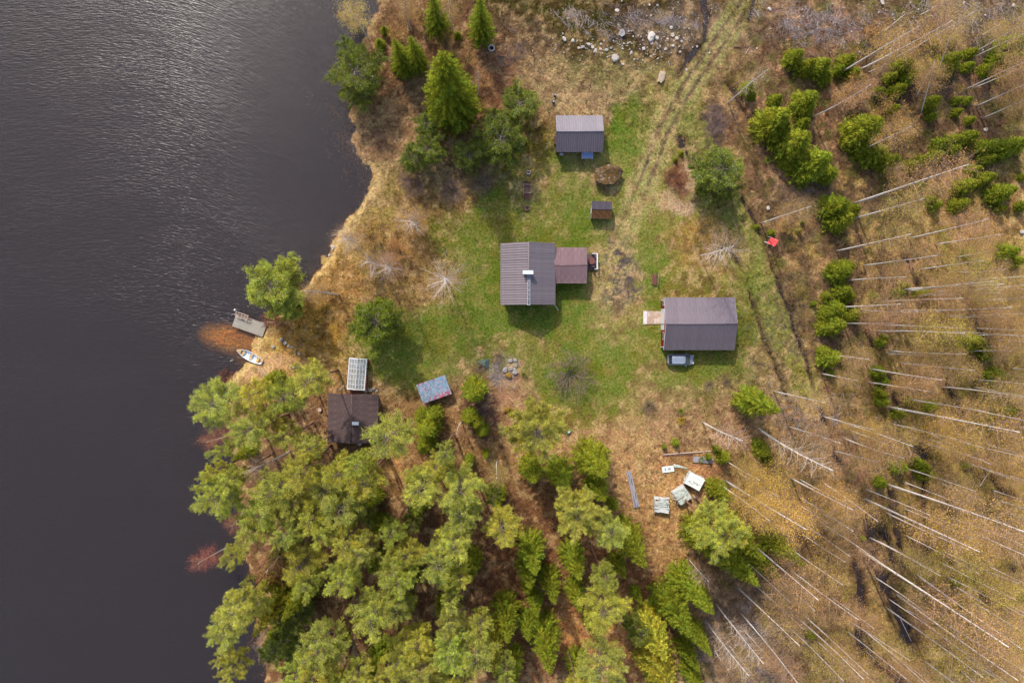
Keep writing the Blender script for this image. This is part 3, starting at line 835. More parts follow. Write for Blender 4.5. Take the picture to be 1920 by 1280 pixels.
def make_shrub(seed, h=2.2, R=2.0, col=(128, 92, 84), n=3600, stems=16, leaf=None, thin=.8, sz=.4):
    random.seed(seed); lb = MB(); seg = []
    for i in range(stems):
        az = i * 2.399; L = R * random.uniform(.5, 1.0)
        o = Vector((random.gauss(0, .12), random.gauss(0, .12), -.1)); e = Vector((math.cos(az) * L, math.sin(az) * L, h * random.uniform(.55, 1.0)))
        lb.tube([o, o.lerp(e, .5) + Vector((0, 0, .15 * h)), e], [.03, .018, .006], 3, cap=False)
        seg.append((o.lerp(e, .25), e))
        for j in range(5):
            q = o.lerp(e, random.uniform(.3, .95)); a2 = az + random.uniform(-1.3, 1.3); l2 = L * random.uniform(.2, .45)
            q2 = q + Vector((math.cos(a2) * l2, math.sin(a2) * l2, l2 * random.uniform(.1, .9))); lb.tube([q, q2], [.011, .004], 3, cap=False); seg.append((q, q2))
    limbs = lb.mesh('shrub_branches', M['bark_grey'], False)
    a = np.array([tuple(q[0]) for q in seg]); b = np.array([tuple(q[1]) for q in seg])
    idx = RNG.integers(0, len(a), n); s = RNG.random((n, 1))
    p = a[idx] + (b[idx] - a[idx]) * s * 1.08 + RNG.normal(size=(n, 3)) * .12 * R / 1.5
    d = rand_unit(n); d[:, 2] = np.abs(d[:, 2]); th = RNG.random(n) < thin
    v, f = leaf_tris(p, d, np.where(th, sz, .10), np.where(th, .016, .07))
    cc = np.where(th[:, None], np.array(lin(*col)), np.array(lin(*(leaf or col))))
    k = np.clip(1 + .22 * RNG.normal(size=(n, 1)), .4, 1.7)
    crown = new_mesh('shrub_twigs', v, f, M['twig'], np.repeat(np.clip(cc * k, 0, 1), 3, axis=0))
    return dict(h=h, R=R, parts=[('branch', limbs), ('crown', crown)])

KIND = {
 'pine': [make_pine(100 + i, R=3.3, nl=28 + i % 3, per=230, col=PINE_C * np.array([(1, 1, 1), (.88, .9, 1.0), (1.08, 1.02, .85), (.82, .92, .8)][i % 4])) for i in range(7)],
 'bigpine': [make_pine(150 + i, h=20, R=4.4, nl=38, per=230) for i in range(2)],
 'bushpine': [make_pine(120 + i, h=9, R=3.0, base=.16, col=PINE_D, bush=True, per=150, nl=34) for i in range(4)],
 'densepine': [make_pine(140, h=9, R=3.0, base=.1, col=np.array(lin(128, 142, 44)), bush=True, per=260, nl=46)],
 'shorepine': [make_pine(145, h=12, R=3.2, base=.3, col=np.array(lin(168, 176, 70)), bush=True, per=190, nl=36)],
 'spruce': [make_spruce(200 + i) for i in range(5)],
 'bigspruce': [make_spruce(230, h=21, R=3.9, dens=1.25, prof=.55, droop=.42, col=np.array(lin(116, 120, 34)) * 1.0)],
 'palespruce': [make_spruce(240 + i, h=15, R=3.0, dens=.8, col=SPRUCE_Y, droop=.4) for i in range(2)],
 'youngspruce': [make_spruce(260 + i, h=4.2, R=1.35, nlev=17, dens=1.15) for i in range(5)],
 'birch': [make_birch(300 + i, R=2.2, base=.42 + .03 * (i % 4), col=[(204, 164, 72), (194, 152, 84), (190, 168, 68), (190, 148, 86)][i % 4]) for i in range(8)],
 'greenbirch': [make_birch(330 + i, R=2.3, base=.5, col=(214, 204, 60), buds=6500) for i in range(2)],
 'goldbirch': [make_birch(340 + i, R=3.0, base=.45, col=(208, 166, 66), buds=10000, bw=.08, nb=34) for i in range(2)],
 'barebirch': [make_birch(350 + i, h=13, R=3.6, base=.3, col=(196, 146, 84), buds=5200, nb=46, spread=.5, stems=1) for i in range(3)],
 'redbirch': [make_birch(360 + i, h=11, R=2.4, base=.35, col=(176, 104, 70), twcol=(150, 96, 80), buds=4200, bw=.05, nb=30) for i in range(2)],
 'goldshrub': [make_shrub(440 + i, h=4, R=1.6, col=(176, 138, 92), leaf=[(206, 158, 80), (196, 166, 70)][i], thin=.55, n=2600, sz=.3) for i in range(2)],
 'bareshrub': [make_shrub(400 + i, col=(138, 112, 100), n=1900, stems=22) for i in range(2)],
 'redshrub': [make_shrub(410, col=(138, 84, 62))],
 'greenshrub': [make_shrub(420, h=1.2, R=1.1, col=(120, 130, 50), leaf=(150, 160, 40), thin=.4, n=1600)],
 'yellowshrub': [make_shrub(430, h=.8, R=1.0, col=(190, 170, 60), leaf=(200, 170, 60), thin=.5, n=1400)],
}
_cnt = {}
PLACED = []   # (root, kind, photo pixel, size)

def plant(kind, x, y, h, R, rz=None, tipxy=None, name=None, pxy=None):
    k = KIND[kind]; i = _cnt.get(kind, 0); _cnt[kind] = i + 1
    T = k[i % len(k)]
    z = sample_z(np.array([x]), np.array([y]))[0]
    z = max(float(z), WATER_Z - .2)
    root = bpy.data.objects.new(name or {'pine':'pine_tree','bigpine':'pine_tree','bushpine':'pine_tree','densepine':'pine_tree','shorepine':'pine_tree','spruce':'spruce_tree','bigspruce':'spruce_tree','palespruce':'spruce_tree',
      'youngspruce':'spruce_sapling','bareshrub':'bare_shrub','goldshrub':'bare_shrub','redshrub':'bare_shrub','greenshrub':'green_shrub','yellowshrub':'green_shrub'}.get(kind, 'birch_tree'), None)
    COL.objects.link(root)
    root.location = (x, y, z - .02)
    spin = random.uniform(0, 6.28) if rz is None else rz
    q = Matrix.Rotation(spin, 3, 'Z').to_quaternion()
    if tipxy is not None:
        axis_ = Vector((tipxy[0] - x, tipxy[1] - y, h))
        q = Vector((0, 0, 1)).rotation_difference(axis_.normalized()) @ q
        h = axis_.length
    root.rotation_mode = 'QUATERNION'; root.rotation_quaternion = q
    s = R / T['R']; sh = h / T['h']
    for nm, me in T['parts']:
        c = bpy.data.objects.new(nm, me); COL.objects.link(c); c.parent = root
        if nm == 'trunk':
            st = max(sh * .9, .35) if kind not in ('birch', 'greenbirch', 'goldbirch', 'barebirch', 'redbirch') else max(.75, sh)
            c.scale = (st, st, sh) if True else None
        else:
            c.scale = (s, s, sh)
    root.empty_display_size = .3
    PLACED.append([root, kind, pxy if pxy else tuple(float(q_) for q_ in P(x, y, h * .6)), (h, R)])
    return root

def crown_at(kind, cx, cy, rpx, h=None, frac=None):
    """tree whose crown shows centred on pixel cx, cy with radius rpx"""
    fr = frac if frac is not None else {'pine': .80, 'bigpine': .80, 'bushpine': .55, 'spruce': .42, 'bigspruce': .4, 'palespruce': .42, 'youngspruce': .4}.get(kind, .6)
    if h is None:
        h = {'pine': 19.0, 'bigpine': 20, 'bushpine': 8.5}.get(kind)
    if h is None:
        R0 = rpx * CAM_H / FPX
        h = {'spruce': 6.0, 'palespruce': 6.0, 'youngspruce': 2.9}.get(kind, 2.0) * R0
        if kind == 'spruce': h = min(max(h, 6), 17)
    R = rpx * (CAM_H - h * fr) / FPX * 1.12
    x, y = g1(cx, cy, h * fr)
    return plant(kind, x, y, h * random.uniform(.93, 1.07), R, pxy=(cx, cy))

def leaning(kind, bx, by, tx, ty, R=None, hmin=5.0, hmax=30.0):
    """tree from the pixel of its foot to the pixel of its top"""
    r0 = math.hypot(bx - NADX, by - NADY); 
    ux, uy = (bx - NADX) / r0, (by - NADY) / r0
    r1 = (tx - NADX) * ux + (ty - NADY) * uy
    h = CAM_H * (1 - r0 / max(r1, r0 + 1)) if r1 > r0 else hmin
    h = min(max(h, hmin), hmax)
    x, y = g1(bx, by, 0); a, b = g1(tx, ty, h)
    L = math.hypot(a - x, b - y); mx = h * .75
    if L > mx: a = x + (a - x) * mx / L; b = y + (b - y) * mx / L
    return plant(kind, x, y, h, R if R else min(2.4, .9 + h * .07), tipxy=(a, b), pxy=((bx + tx) / 2, (by + ty) / 2))

random.seed(11)
# birches on the right: foot and top pixel
BIRCH = [(1576,137,1722,48),(1606,134,1786,39),(1679,109,1826,22),(1523,220,1632,155),(1603,287,1711,237),(1597,383,1820,309),(1597,411,1735,371),
(1809,169,1940,108),(1825,166,1945,118),(1829,200,1945,148),(1840,223,1945,178),(1723,30,1795,-14),(1840,67,1873,47),(1826,108,1930,58),(1830,97,1928,40),
(1645,142,1693,60),(1726,215,1755,112),(1717,184,1748,125),(1754,147,1789,47),(1625,137,1660,119),(1660,323,1690,312),
(1427,419,1521,385),(1568,471,1706,437),(1704,447,1852,411),(1753,458,1877,437),(1618,498,1756,479),(1725,505,1845,488),(1795,510,1885,502),(1794,482,1856,471),
(1587,526,1700,518),(1705,541,1880,531),(1851,544,1935,541),(1659,565,1803,560),(1566,576,1690,570),(1847,563,1935,557),(1615,581,1725,582),(1746,583,1895,576),
(1886,575,1945,571),(1818,592,1940,589),(1579,606,1675,605),(1643,621,1810,628),(1785,621,1940,629),(1844,601,1888,603),(1847,650,1940,652),(1811,659,1895,660),
(1659,662,1740,667),(1555,666,1632,673),(1687,680,1828,692),(1631,691,1765,712),(1895,690,1950,694),(1832,712,1935,721),(1766,725,1935,747),(1852,742,1935,753),
(1666,763,1915,811),(1850,803,1908,813),(1671,794,1818,829),(1740,810,1800,840),(1735,831,1845,862),(1790,826,1935,862),(1847,832,1925,853),(1574,791,1712,837),
(1580,820,1698,856),(1815,869,1935,904),(1696,877,1830,920),(1762,904,1840,937),(1661,907,1920,998),(1622,935,1840,1030),(1696,953,1826,1007),(1748,967,1925,1042),
(1699,1004,1840,1075),(1763,1053,1906,1123),(1854,1061,1940,1102),(1872,988,1940,1016),(1858,918,1940,945),(1889,961,1940,981),(1647,1014,1748,1069),
(1612,1031,1891,1215),(1788,1097,1930,1182),(1877,1136,1935,1174),(1683,1115,1910,1276),(1662,1139,1846,1271),(1696,1142,1737,1169),(1745,1177,1890,1283),
(1775,1170,1925,1259),(1719,1077,1920,1215),(1649,1206,1755,1288),(1668,1229,1735,1285),(1395,1007,1535,1125),(1435,1065,1528,1145),(1405,1057,1485,1133),
(1484,1029,1580,1098),(1484,1069,1608,1162),(1380,1098,1497,1212),(1418,1098,1507,1180),(1510,1155,1627,1262),(1532,1201,1622,1283),(1470,1167,1582,1277),
(1388,1148,1495,1282),(1503,1000,1585,1055),(1540,962,1595,993),(1450,733,1547,752),(1479,800,1578,831),(1483,896,1602,955),(1341,903,1444,974),(1360,901,1510,998),
(1500,948,1552,980),(1498,932,1600,996),(1338,1215,1378,1265),(1365,1207,1408,1260),(1395,1182,1450,1240),(1540,700,1610,712),(1560,1120,1640,1180),(1580,1230,1650,1290)]
for i, b in enumerate(BIRCH):
    kind = 'birch'
    L = math.hypot(b[2] - b[0], b[3] - b[1])
    if b[:2] in ((1643,621),(1763,1053),(1788,1097),(1699,1004)): kind = 'greenbirch'
    if b[:2] in ((1341,903),(1360,901),(1671,794),(1696,953)): kind = 'goldbirch'
    leaning(kind, *b, R=(1.5 + L * .007) if kind != 'goldbirch' else 3.0)
_r = random.Random(4)
for i in range(52):
    bx, by = _r.uniform(1490, 1915), _r.uniform(470, 1290)
    if by < 700 and bx < 1620: bx += 150
    hh = _r.uniform(13, 20); f_ = 1 / (1 - hh / CAM_H)
    BX, BY = NADX + (bx - NADX) * f_ + _r.gauss(0, 7), NADY + (by - NADY) * f_ + _r.gauss(0, 7)
    t_ = leaning('birch', bx, by, BX, BY, R=_r.uniform(1.4, 2.3), hmin=11)
for b in ((1422,803,1560,880,2.6),(1317,791,1395,828,2.4),(1320,1159,1405,1273,2.2),(1342,1132,1430,1245,2.2),(1289,1045,1330,1091,1.8),(545,845,462,888,2.2),(1312,480,1376,463,3.4),(1365,194,1438,130,1.6)):
    leaning('barebirch', *b[:4], R=b[4])
for b in ((843,533,831,521,3.9,12),(738,508,722,498,2.6,13),(724,503,688,488,2.4,13),(676,457,642,444,2.6,10),(786,425,766,412,2.6,10)):
    x, y = g1(b[0], b[1]); a, c = g1(b[2], b[3], b[5]); plant('barebirch', x, y, b[5], b[4], tipxy=(a, c), pxy=(b[2], b[3]))
for b in ((636,553,572,543,1.5),(692,75,650,10,2.6),(772,60,755,-10,1.8),(848,59,838,-4,1.6),(896,180,897,134,1.0),(932,862,932,897,1.8),(866,790,859,815,.8)):
    leaning('birch', *b[:4], R=b[4])
for b in ((424,1027,370,1058,2.0),(446,806,385,828,1.9),(455,960,432,985,1.6),(560,1000,500,1070,2.6)):
    leaning('redbirch', *b[:4], R=b[4])
leaning('pine', 520, 1074, 470, 1140, R=2.2)

PINES = [(416,757,42),(477,741,26),(545,743,34),(590,708,34),(477,806,33),(505,782,26),(538,820,24),(421,840,16),(407,881,16),(416,919,38),(440,893,24),(585,840,26),(567,875,30),
(520,915,38),(610,915,34),(640,878,32),(490,957,36),(548,945,30),(645,945,36),(583,970,26),(437,1040,20),(468,1088,9),(562,1057,38),(583,1085,24),(455,1120,30),(425,1180,32),
(435,1245,24),(418,1224,13),(610,1205,40),(595,1255,34),(640,1080,32),(612,995,24),(548,995,24),(650,1010,26),(478,995,26),(733,812,40),(692,892,34),(675,862,22),
(798,911,36),(838,848,18),(820,868,22),(870,912,38),(868,958,32),(940,990,33),(740,996,22),(852,1005,34),(820,1045,32),(763,1033,28),(740,1062,32),(683,1025,28),(830,1070,30),
(748,1075,32),(706,1140,40),(754,1131,28),(861,1083,20),(848,1122,17),(848,1160,24),(783,1193,30),(848,1210,32),(905,1172,24),(900,1212,33),(747,1223,32),(791,1258,30),
(756,1264,26),(870,1270,24),(949,1252,20),(673,1262,26),(1145,993,32),(1130,1130,40),(1131,1078,22),(1126,1242,42),(1365,985,30),
(560,1250,26),(700,1290,30),(620,1300,30),(1080,1300,30),(820,1300,30),(940,1300,26)]
for p in PINES: crown_at('pine', *p, h=random.uniform(17, 21))
for p in ((1002,803,50),(1084,965,42),(1340,990,46)): crown_at('bigpine', *p)
for p in ((670,145,46,7),(652,100,20,6),(775,298,24,6),(806,278,28,7),(800,235,22,6),(932,265,42,8),(882,298,26,6),(970,195,36,8),(925,222,18,5),
          (1345,325,42,9),(560,1150,24,9),(535,1205,34,10),(678,958,26,10),(1190,1167,24,9),(1358,358,24,5),(1326,350,22,5)):
    crown_at('bushpine', p[0], p[1], p[2], h=p[3])
for k_, p in (('shorepine', (526,536,47,12)), ('shorepine', (550,578,22,8)), ('densepine', (704,601,40,10))): crown_at(k_, p[0], p[1], p[2], h=p[3], frac=.55)
SPR = [(512,710,17),(458,850,16),(801,800,27),(798,834,20),(782,948,13),(932,930,20),(880,862,10),(911,852,8),(885,1055,22),(828,1136,15),(708,1232,24),(997,880,26),(1051,890,29),
(1114,866,38),(1121,918,25),(1150,946,12),(1168,984,12),(1182,1017,34),(997,1034,30),(990,1069,24),(1032,1092,24),(1075,1048,27),(1079,1112,21),(1004,1130,17),(1023,1203,34),
(988,1172,20),(950,1155,30),(1084,1254,24),(1194,1114,12),(1320,1010,34),(1382,1003,32),(1375,1050,32),(1462,1025,26),(1295,1102,32),(1315,1120,22),(1262,1140,36),(1280,1165,24),
(1310,1192,20),(1290,1222,20),(1300,1268,20),(888,732,27),(880,782,17),(893,793,15),(904,808,14),(1422,757,30),(1440,1065,18),(560,1120,26),(965,1240,20),(1240,1280,26),
(752,110,24),(780,105,22),(818,32,26),(902,42,27),(1350,920,20),(1400,1030,22),(815,775,16),(790,780,16),(1160,1060,18),(1110,1170,16)]
for p in SPR: crown_at('spruce', *p)
for p in ((1222,1185,38),(1235,1245,42),(515,1140,30),(927,1207,24)): crown_at('palespruce', *p, h=15)
x, y = g1(850, 213); a, b = g1(832, 96, 23); plant('bigspruce', x, y, 23, 4.5, tipxy=(x + (a - x) * .5, y + (b - y) * .5), pxy=(846, 165))
_r = random.Random(9)
for i in range(26):
    px_, py_ = _r.uniform(500, 980), _r.uniform(900, 1285)
    crown_at('spruce' if i % 3 else 'bushpine', px_, py_, _r.uniform(14, 21), h=_r.uniform(7, 11))
YOUNG = [(1490,108,19),(1512,126,18),(1540,125,20),(1588,115,16),(1600,138,14),(1548,145,14),(1572,132,12),(1455,188,14),(1510,190,24),(1510,207,18),(1450,228,34),(1462,245,26),(1488,270,34),
(1522,308,34),(1552,327,19),(1478,300,18),(1500,300,24),(1505,232,14),(1620,243,34),(1605,262,20),(1640,288,24),(1665,303,20),(1615,280,18),(1705,312,14),(1730,302,14),(1755,292,14),(1785,282,14),
(1765,270,15),(1790,264,15),(1820,256,15),(1848,275,16),(1880,280,22),(1905,272,18),(1850,298,13),(1690,125,18),(1670,145,12),(1700,150,14),(1682,170,15),(1715,138,12),(1728,132,9),(1648,172,11),
(1775,120,22),(1790,108,14),(1815,125,11),(1820,100,11),(1760,75,16),(1785,78,11),(1750,190,13),(1744,202,11),(1747,218,10),(1675,205,12),(1796,188,9),(1815,188,9),(1795,210,9),(1820,225,9),
(1890,88,22),(1910,80,20),(1890,115,20),(1865,112,14),(1850,130,13),(1880,142,12),(1807,351,17),(1820,345,14),(1872,364,20),(1886,358,16),(1875,391,10),(1755,384,12),(1745,375,10),(1797,385,15),(1804,380,12),(1724,349,11),
(1825,319,12),(1852,333,14),(1838,340,12),(1915,386,11),(1918,332,8),(1890,472,18),(1905,490,14),(1685,550,12),(1697,535,8),(1725,550,11),(1738,551,10),(1642,557,9),(1817,475,10),(1845,497,12),
(1565,388,26),(1575,412,24),(1600,393,15),(1548,385,16),(1575,510,22),(1588,500,15),(1580,545,18),(1590,555,14),(1550,588,14),(1565,608,22),(1548,615,16),(1565,580,20),(1600,590,15),(1550,555,9),(1526,569,6),
(1555,672,20),(1545,660,12),(1570,668,12),(1647,697,13),(1657,715,12),(1652,738,12),(1655,752,12),(1685,775,12),(1705,752,9),(1747,762,12),(1653,642,10),(1660,633,8),(1815,645,18),(1832,640,14),(1855,663,16),(1867,705,16),(1885,708,11),
(1895,772,12),(1687,875,16),(1727,875,16),(1735,890,14),(1752,892,8),(1652,905,12),(1832,846,9),(1815,840,9),(1812,872,8),(1793,1093,7),(1814,1150,11),(1822,1158,8),(1520,1190,9),
(1430,845,16),(1440,862,11),(1420,830,9),(1357,858,14),(1345,842,9),(1329,857,7),(1267,830,8),(1246,838,5),(1420,425,6),(1447,436,7),(1482,432,7),(1498,432,6),(1505,415,5),
(721,57,9),(712,82,10),(858,66,8),(742,128,8),(1403,165,14),(1410,180,9),(1278,287,5),(1267,299,5),(1510,735,7),(1560,700,8),(1620,1010,5),(990,1100,14)]
for p in YOUNG: crown_at('youngspruce', *p)
for p in ((1070,703,50,3.4),(1217,762,17,1.4),(775,352,24,1.5),(850,358,28,1.6),(905,345,24,1.4),(1330,722,12,.9),(1363,716,10,.8),(760,335,18,1.4),(1345,232,20,.9),(905,770,16,1.2),(934,668,14,1.2),(900,690,12,.8)):
    x, y = g1(p[0], p[1], p[3] * .6); plant('bareshrub', x, y, p[3], p[2] * CAM_H / FPX, pxy=p[:2])
for p in ((1262,328,20,1.3),(1275,345,12,1.0),(470,1150,16,1.5),(505,600,18,1.6),(525,604,12,1.4),(420,706,14,1.0)):
    x, y = g1(p[0], p[1], p[3] * .6); plant('redshrub', x, y, p[3], p[2] * CAM_H / FPX, pxy=p[:2])
for p in ((1277,788,9,'yellowshrub'),(1276,770,7,'greenshrub'),(982,702,6,'greenshrub'),(1315,862,7,'greenshrub'),(955,770,8,'yellowshrub'),(1440,300,8,'greenshrub')):
    x, y = g1(p[0], p[1], .5); plant(p[3], x, y, .8, p[2] * CAM_H / FPX, pxy=p[:2])

for p in ((835,80,18,5),(874,104,22,5),(742,60,16,5),(790,30,16,6),(655,24,20,7),(760,20,16,5),(905,150,16,4),(905,205,14,3),(1610,165,24,6),(1662,222,34,7),(1700,232,24,6),(1590,178,20,5),(1650,60,24,6),(1720,105,22,6),(1755,60,20,5),(1480,420,20,5),(1320,430,22,4),(690,440,28,6),(775,420,24,6),(700,500,26,6),(610,545,22,5),(560,640,22,4),(745,470,22,5)):
    x, y = g1(p[0], p[1], p[3] * .6); plant('goldshrub', x, y, p[3], p[2] * CAM_H / FPX * 1.1, pxy=p[:2])
for p in ((1432,915,42),(1470,948,30),(1402,888,28),(1610,800,22),(1560,930,26)):
    crown_at('goldbirch', *p, h=15, frac=.72)
# ------------------------------------------------------------------ labels that say where each plant stands
ORD = ['first','second','third','fourth','fifth','sixth','seventh','eighth','ninth','tenth','eleventh','twelfth','thirteenth','fourteenth','fifteenth','sixteenth','seventeenth','eighteenth','nineteenth','twentieth',
 'twenty-first','twenty-second','twenty-third','twenty-fourth','twenty-fifth','twenty-sixth','twenty-seventh','twenty-eighth','twenty-ninth','thirtieth']
LOOK = {'pine': 'rounded yellow green pine', 'bigpine': 'broad pale olive pine', 'bushpine': 'bushy dark green pine', 'densepine': 'single dense round dark pine', 'shorepine': 'light green spreading pine', 'spruce': 'dense green pointed spruce', 'bigspruce': 'tall dark spruce with hanging fronds',
 'palespruce': 'yellow tipped pale spruce', 'youngspruce': 'small bright spruce sapling', 'birch': 'slim white golden birch', 'greenbirch': 'yellow green hazed birch', 'goldbirch': 'orange gold birch',
 'barebirch': 'bare wide branched birch', 'redbirch': 'leaning bare reddish tree', 'bareshrub': 'leafless grey brown shrub', 'goldshrub': 'thin golden budding bush', 'redshrub': 'leafless rusty brown shrub', 'greenshrub': 'low fresh green shrub', 'yellowshrub': 'low yellowish leafy clump'}
CATG = {'pine': 'pine', 'bigpine': 'pine', 'bushpine': 'pine', 'densepine': 'pine', 'shorepine': 'pine', 'spruce': 'spruce', 'bigspruce': 'spruce', 'palespruce': 'spruce', 'youngspruce': 'spruce', 'bareshrub': 'shrub', 'goldshrub': 'shrub', 'redshrub': 'shrub', 'greenshrub': 'shrub', 'yellowshrub': 'shrub'}
ZONES = [(330,640,520,800,'at the shore below the rowing boat'),(520,640,660,900,'left of the sauna cabin'),(330,800,520,960,'on the lake edge south-west of the sauna'),
 (330,960,500,1350,'on the lake edge in the lower left corner'),(500,880,660,1050,'in the wood below the sauna'),(500,1050,660,1350,'in the bottom left wood'),(660,760,780,960,'just right of the sauna'),
 (660,960,780,1120,'in the wood west of the straw gap'),(660,1120,780,1350,'at the bottom edge below the sauna'),(770,680,960,860,'beside the blue tiled shed'),(780,860,900,1000,'in the wood below the blue shed'),
 (900,820,1080,1000,'under the broad pine south of the lawn'),(780,1000,960,1120,'in the middle of the lower wood'),(780,1120,960,1350,'at the bottom edge left of centre'),(960,1000,1100,1350,'along the dim gap at bottom centre'),
 (1080,820,1215,1060,'left of the grey board stack'),(1100,1060,1215,1350,'at the bottom edge below the straw clearing'),(1215,1060,1345,1350,'in the clump below the board piles'),
 (1215,860,1300,1060,'by the board piles'),(1300,860,1480,1080,'right of the board piles'),(1345,1080,1480,1350,'in the bare thicket at the bottom edge'),(1215,700,1380,860,'between the garage lawn and the board piles'),
 (1380,690,1520,880,'south-east of the parked car'),(400,450,600,640,'by the jetty'),(600,380,900,640,'on the dry slope between lake and house'),(600,150,720,380,'on the upper lake bank'),(600,-60,780,150,'in the top corner by the lake'),
 (780,-60,930,150,'above the tall dark spruce'),(720,150,1010,400,'west of the small cabin'),(1010,400,1200,800,'on the lawn by the house'),(1230,250,1420,400,'between the track and the ditch'),(1230,400,1400,620,'on the lawn above the garage'),
 (1340,60,1480,250,'by the ditch along the track'),(1400,250,1560,350,'in the dense spruce clump right of the ditch'),(1400,350,1530,480,'around the red chair'),
 (1470,60,1640,170,'in the upper thicket right of the track'),(1470,170,1700,250,'behind the dense spruce clump'),(1560,250,1700,340,'in the thicket right of the dense clump'),
 (1640,-60,1800,120,'in the brushwood at the top edge'),(1800,-60,1990,120,'in the top right corner'),(1640,120,1800,250,'in the leaning grey stems upper right'),(1800,120,1990,250,'at the right edge near the top'),
 (1700,250,1830,345,'in the low spruce row upper right'),(1830,250,1990,345,'at the right edge below the pale stones'),(1500,340,1650,480,'right of the red chair'),(1650,340,1800,480,'in the straw glade right of the red chair'),(1800,345,1990,480,'at the right edge above the middle'),
 (1500,480,1640,640,'in the row right of the green ditch track'),(1640,480,1800,640,'in the mid right birch stand'),(1800,480,1990,640,'at the right edge level with the house'),
 (1500,640,1660,780,'east of the garage beyond the ditches'),(1660,640,1800,780,'in the birches level with the car'),(1800,640,1990,780,'at the right edge level with the car'),
 (1500,780,1660,900,'in the brown thicket right of the clearing'),(1660,780,1780,900,'in the birches above the black ditches'),(1780,780,1990,900,'at the right edge level with the board piles'),
 (1440,880,1620,1060,'left of the black ditches'),(1620,900,1780,1060,'around the black ditches'),(1780,900,1990,1060,'at the right edge right of the black ditches'),
 (1440,1060,1640,1350,'at the bottom edge left of the ditch'),(1640,1060,1780,1350,'below the black ditches'),(1780,1060,1990,1350,'in the bottom right corner')]
def in_zone(px, py):
    for k, z in enumerate(ZONES):
        if z[0] <= px < z[2] and z[1] <= py < z[3]: return k
    return min(range(len(ZONES)), key=lambda k: (px - (ZONES[k][0] + ZONES[k][2]) / 2) ** 2 + (py - (ZONES[k][1] + ZONES[k][3]) / 2) ** 2)
grp = {}
for r, kind, pp, sz in PLACED: grp.setdefault((kind if kind not in () else kind, in_zone(*pp)), []).append((pp, r, kind))
for (kind, zi), L in grp.items():
    L.sort(key=lambda q: q[0][0])
    for n, (pp, r, k2) in enumerate(L):
        ph = ZONES[zi][4]
        lab = LOOK[k2] + ' ' + ph
        if len(L) > 1:
            lab = (ORD[n] + ' from left, ' if n < len(L) - 1 or len(L) == 2 and n == 0 else 'rightmost, ') + lab
        tag(r, lab, CATG.get(k2, 'birch' if k2 != 'redbirch' else 'tree'), {'pine': 'pines of the lakeside wood', 'bigpine': 'pines of the lakeside wood', 'bushpine': 'bushy pines around the yard', 'spruce': 'spruces among the pines', 'palespruce': 'spruces among the pines',
            'youngspruce': 'young spruces in the scrub', 'birch': 'birches of the open stand'}.get(k2, LOOK[k2].split(' with')[0] + ' group'))
# ------------------------------------------------------------------ materials of built things
def C8(r, g, b, k=.84): return lin(r, g, b, k)
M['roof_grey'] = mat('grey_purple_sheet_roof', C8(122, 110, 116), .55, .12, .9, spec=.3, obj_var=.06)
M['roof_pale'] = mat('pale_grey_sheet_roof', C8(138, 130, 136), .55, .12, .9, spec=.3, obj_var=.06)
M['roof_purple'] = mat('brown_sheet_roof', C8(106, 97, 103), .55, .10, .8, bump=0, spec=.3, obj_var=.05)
M['roof_taupe'] = mat('taupe_roof_panels', C8(126, 115, 118), .7, .12, .9, spec=.2, obj_var=.07)
M['roof_annex'] = mat('red_brown_tile_roof', C8(130, 104, 106), .7, .14, 1.2, spec=.2, obj_var=.05, second=C8(150, 122, 110), second_amt=.3)
M['roof_sauna'] = mat('weathered_dark_tile_roof', C8(92, 76, 74), .8, .22, 2.2, spec=.15, obj_var=.06, second=C8(122, 102, 98), second_amt=.3)
M['red_wall'] = mat('red_painted_boards', C8(150, 42, 30), .8, .15, 3, stretch=(6, 6, .4))
M['brown_wall'] = mat('brown_stained_boards', C8(92, 62, 48), .8, .2, 3, stretch=(6, 6, .4))
M['white_paint'] = mat('white_paint', C8(225, 225, 228), .5, .06, 4)
M['pale_metal'] = mat('pale_sheet_metal', C8(214, 218, 226), .4, .05, 2, spec=.5)
M['chimney_body'] = mat('grey_blue_chimney', C8(130, 140, 150), .7, .1, 4)
M['dark_glass'] = mat('dark_glass', (.02, .025, .03), .08, .05, 2, spec=.8)
M['dark_deck'] = mat('dark_deck_boards', C8(98, 80, 82), .8, .2, 6, stretch=(1, 8, 1), obj_var=.15)
M['brown_wood'] = mat('worn_brown_wood', C8(120, 84, 72), .8, .25, 6, obj_var=.12)
M['red_brown_wood'] = mat('red_brown_wood', C8(118, 74, 66), .8, .2, 6, obj_var=.12)
M['grey_wood'] = mat('silver_grey_wood', C8(156, 152, 158), .85, .22, 5, stretch=(1, 5, 1), obj_var=.12)
M['tan_wood'] = mat('tan_wood', C8(186, 160, 140), .85, .2, 5, obj_var=.1)
M['concrete'] = mat('weathered_concrete', C8(178, 152, 128), .9, .16, 2.2, bump=.01, second=C8(196, 180, 170), second_amt=.4)
M['pale_concrete'] = mat('pale_concrete', C8(214, 204, 200), .9, .14, 3, bump=.01)
M['dock'] = mat('grey_dock_deck', C8(158, 150, 136), .9, .12, 2.2, bump=.01, obj_var=.06)
M['rock_white'] = mat('pale_granite', C8(192, 180, 168), .9, .22, 4, bump=.04, obj_var=.15)
M['rock_grey'] = mat('grey_granite', C8(156, 150, 144), .9, .28, 4, bump=.04, obj_var=.15)
M['rock_moss'] = mat('mossy_boulder', C8(96, 70, 34), .95, .7, 9, bump=.14, second=C8(134, 124, 112), second_amt=.35)
M['rock_tan'] = mat('tan_granite', C8(176, 156, 132), .9, .3, 4, bump=.04)
M['moss'] = mat('moss_mound', C8(140, 108, 44), .95, .3, 5, bump=.05)
M['blue_tile'] = mat('faded_blue_tile', C8(150, 176, 194), .6, .12, 6, obj_var=.22)
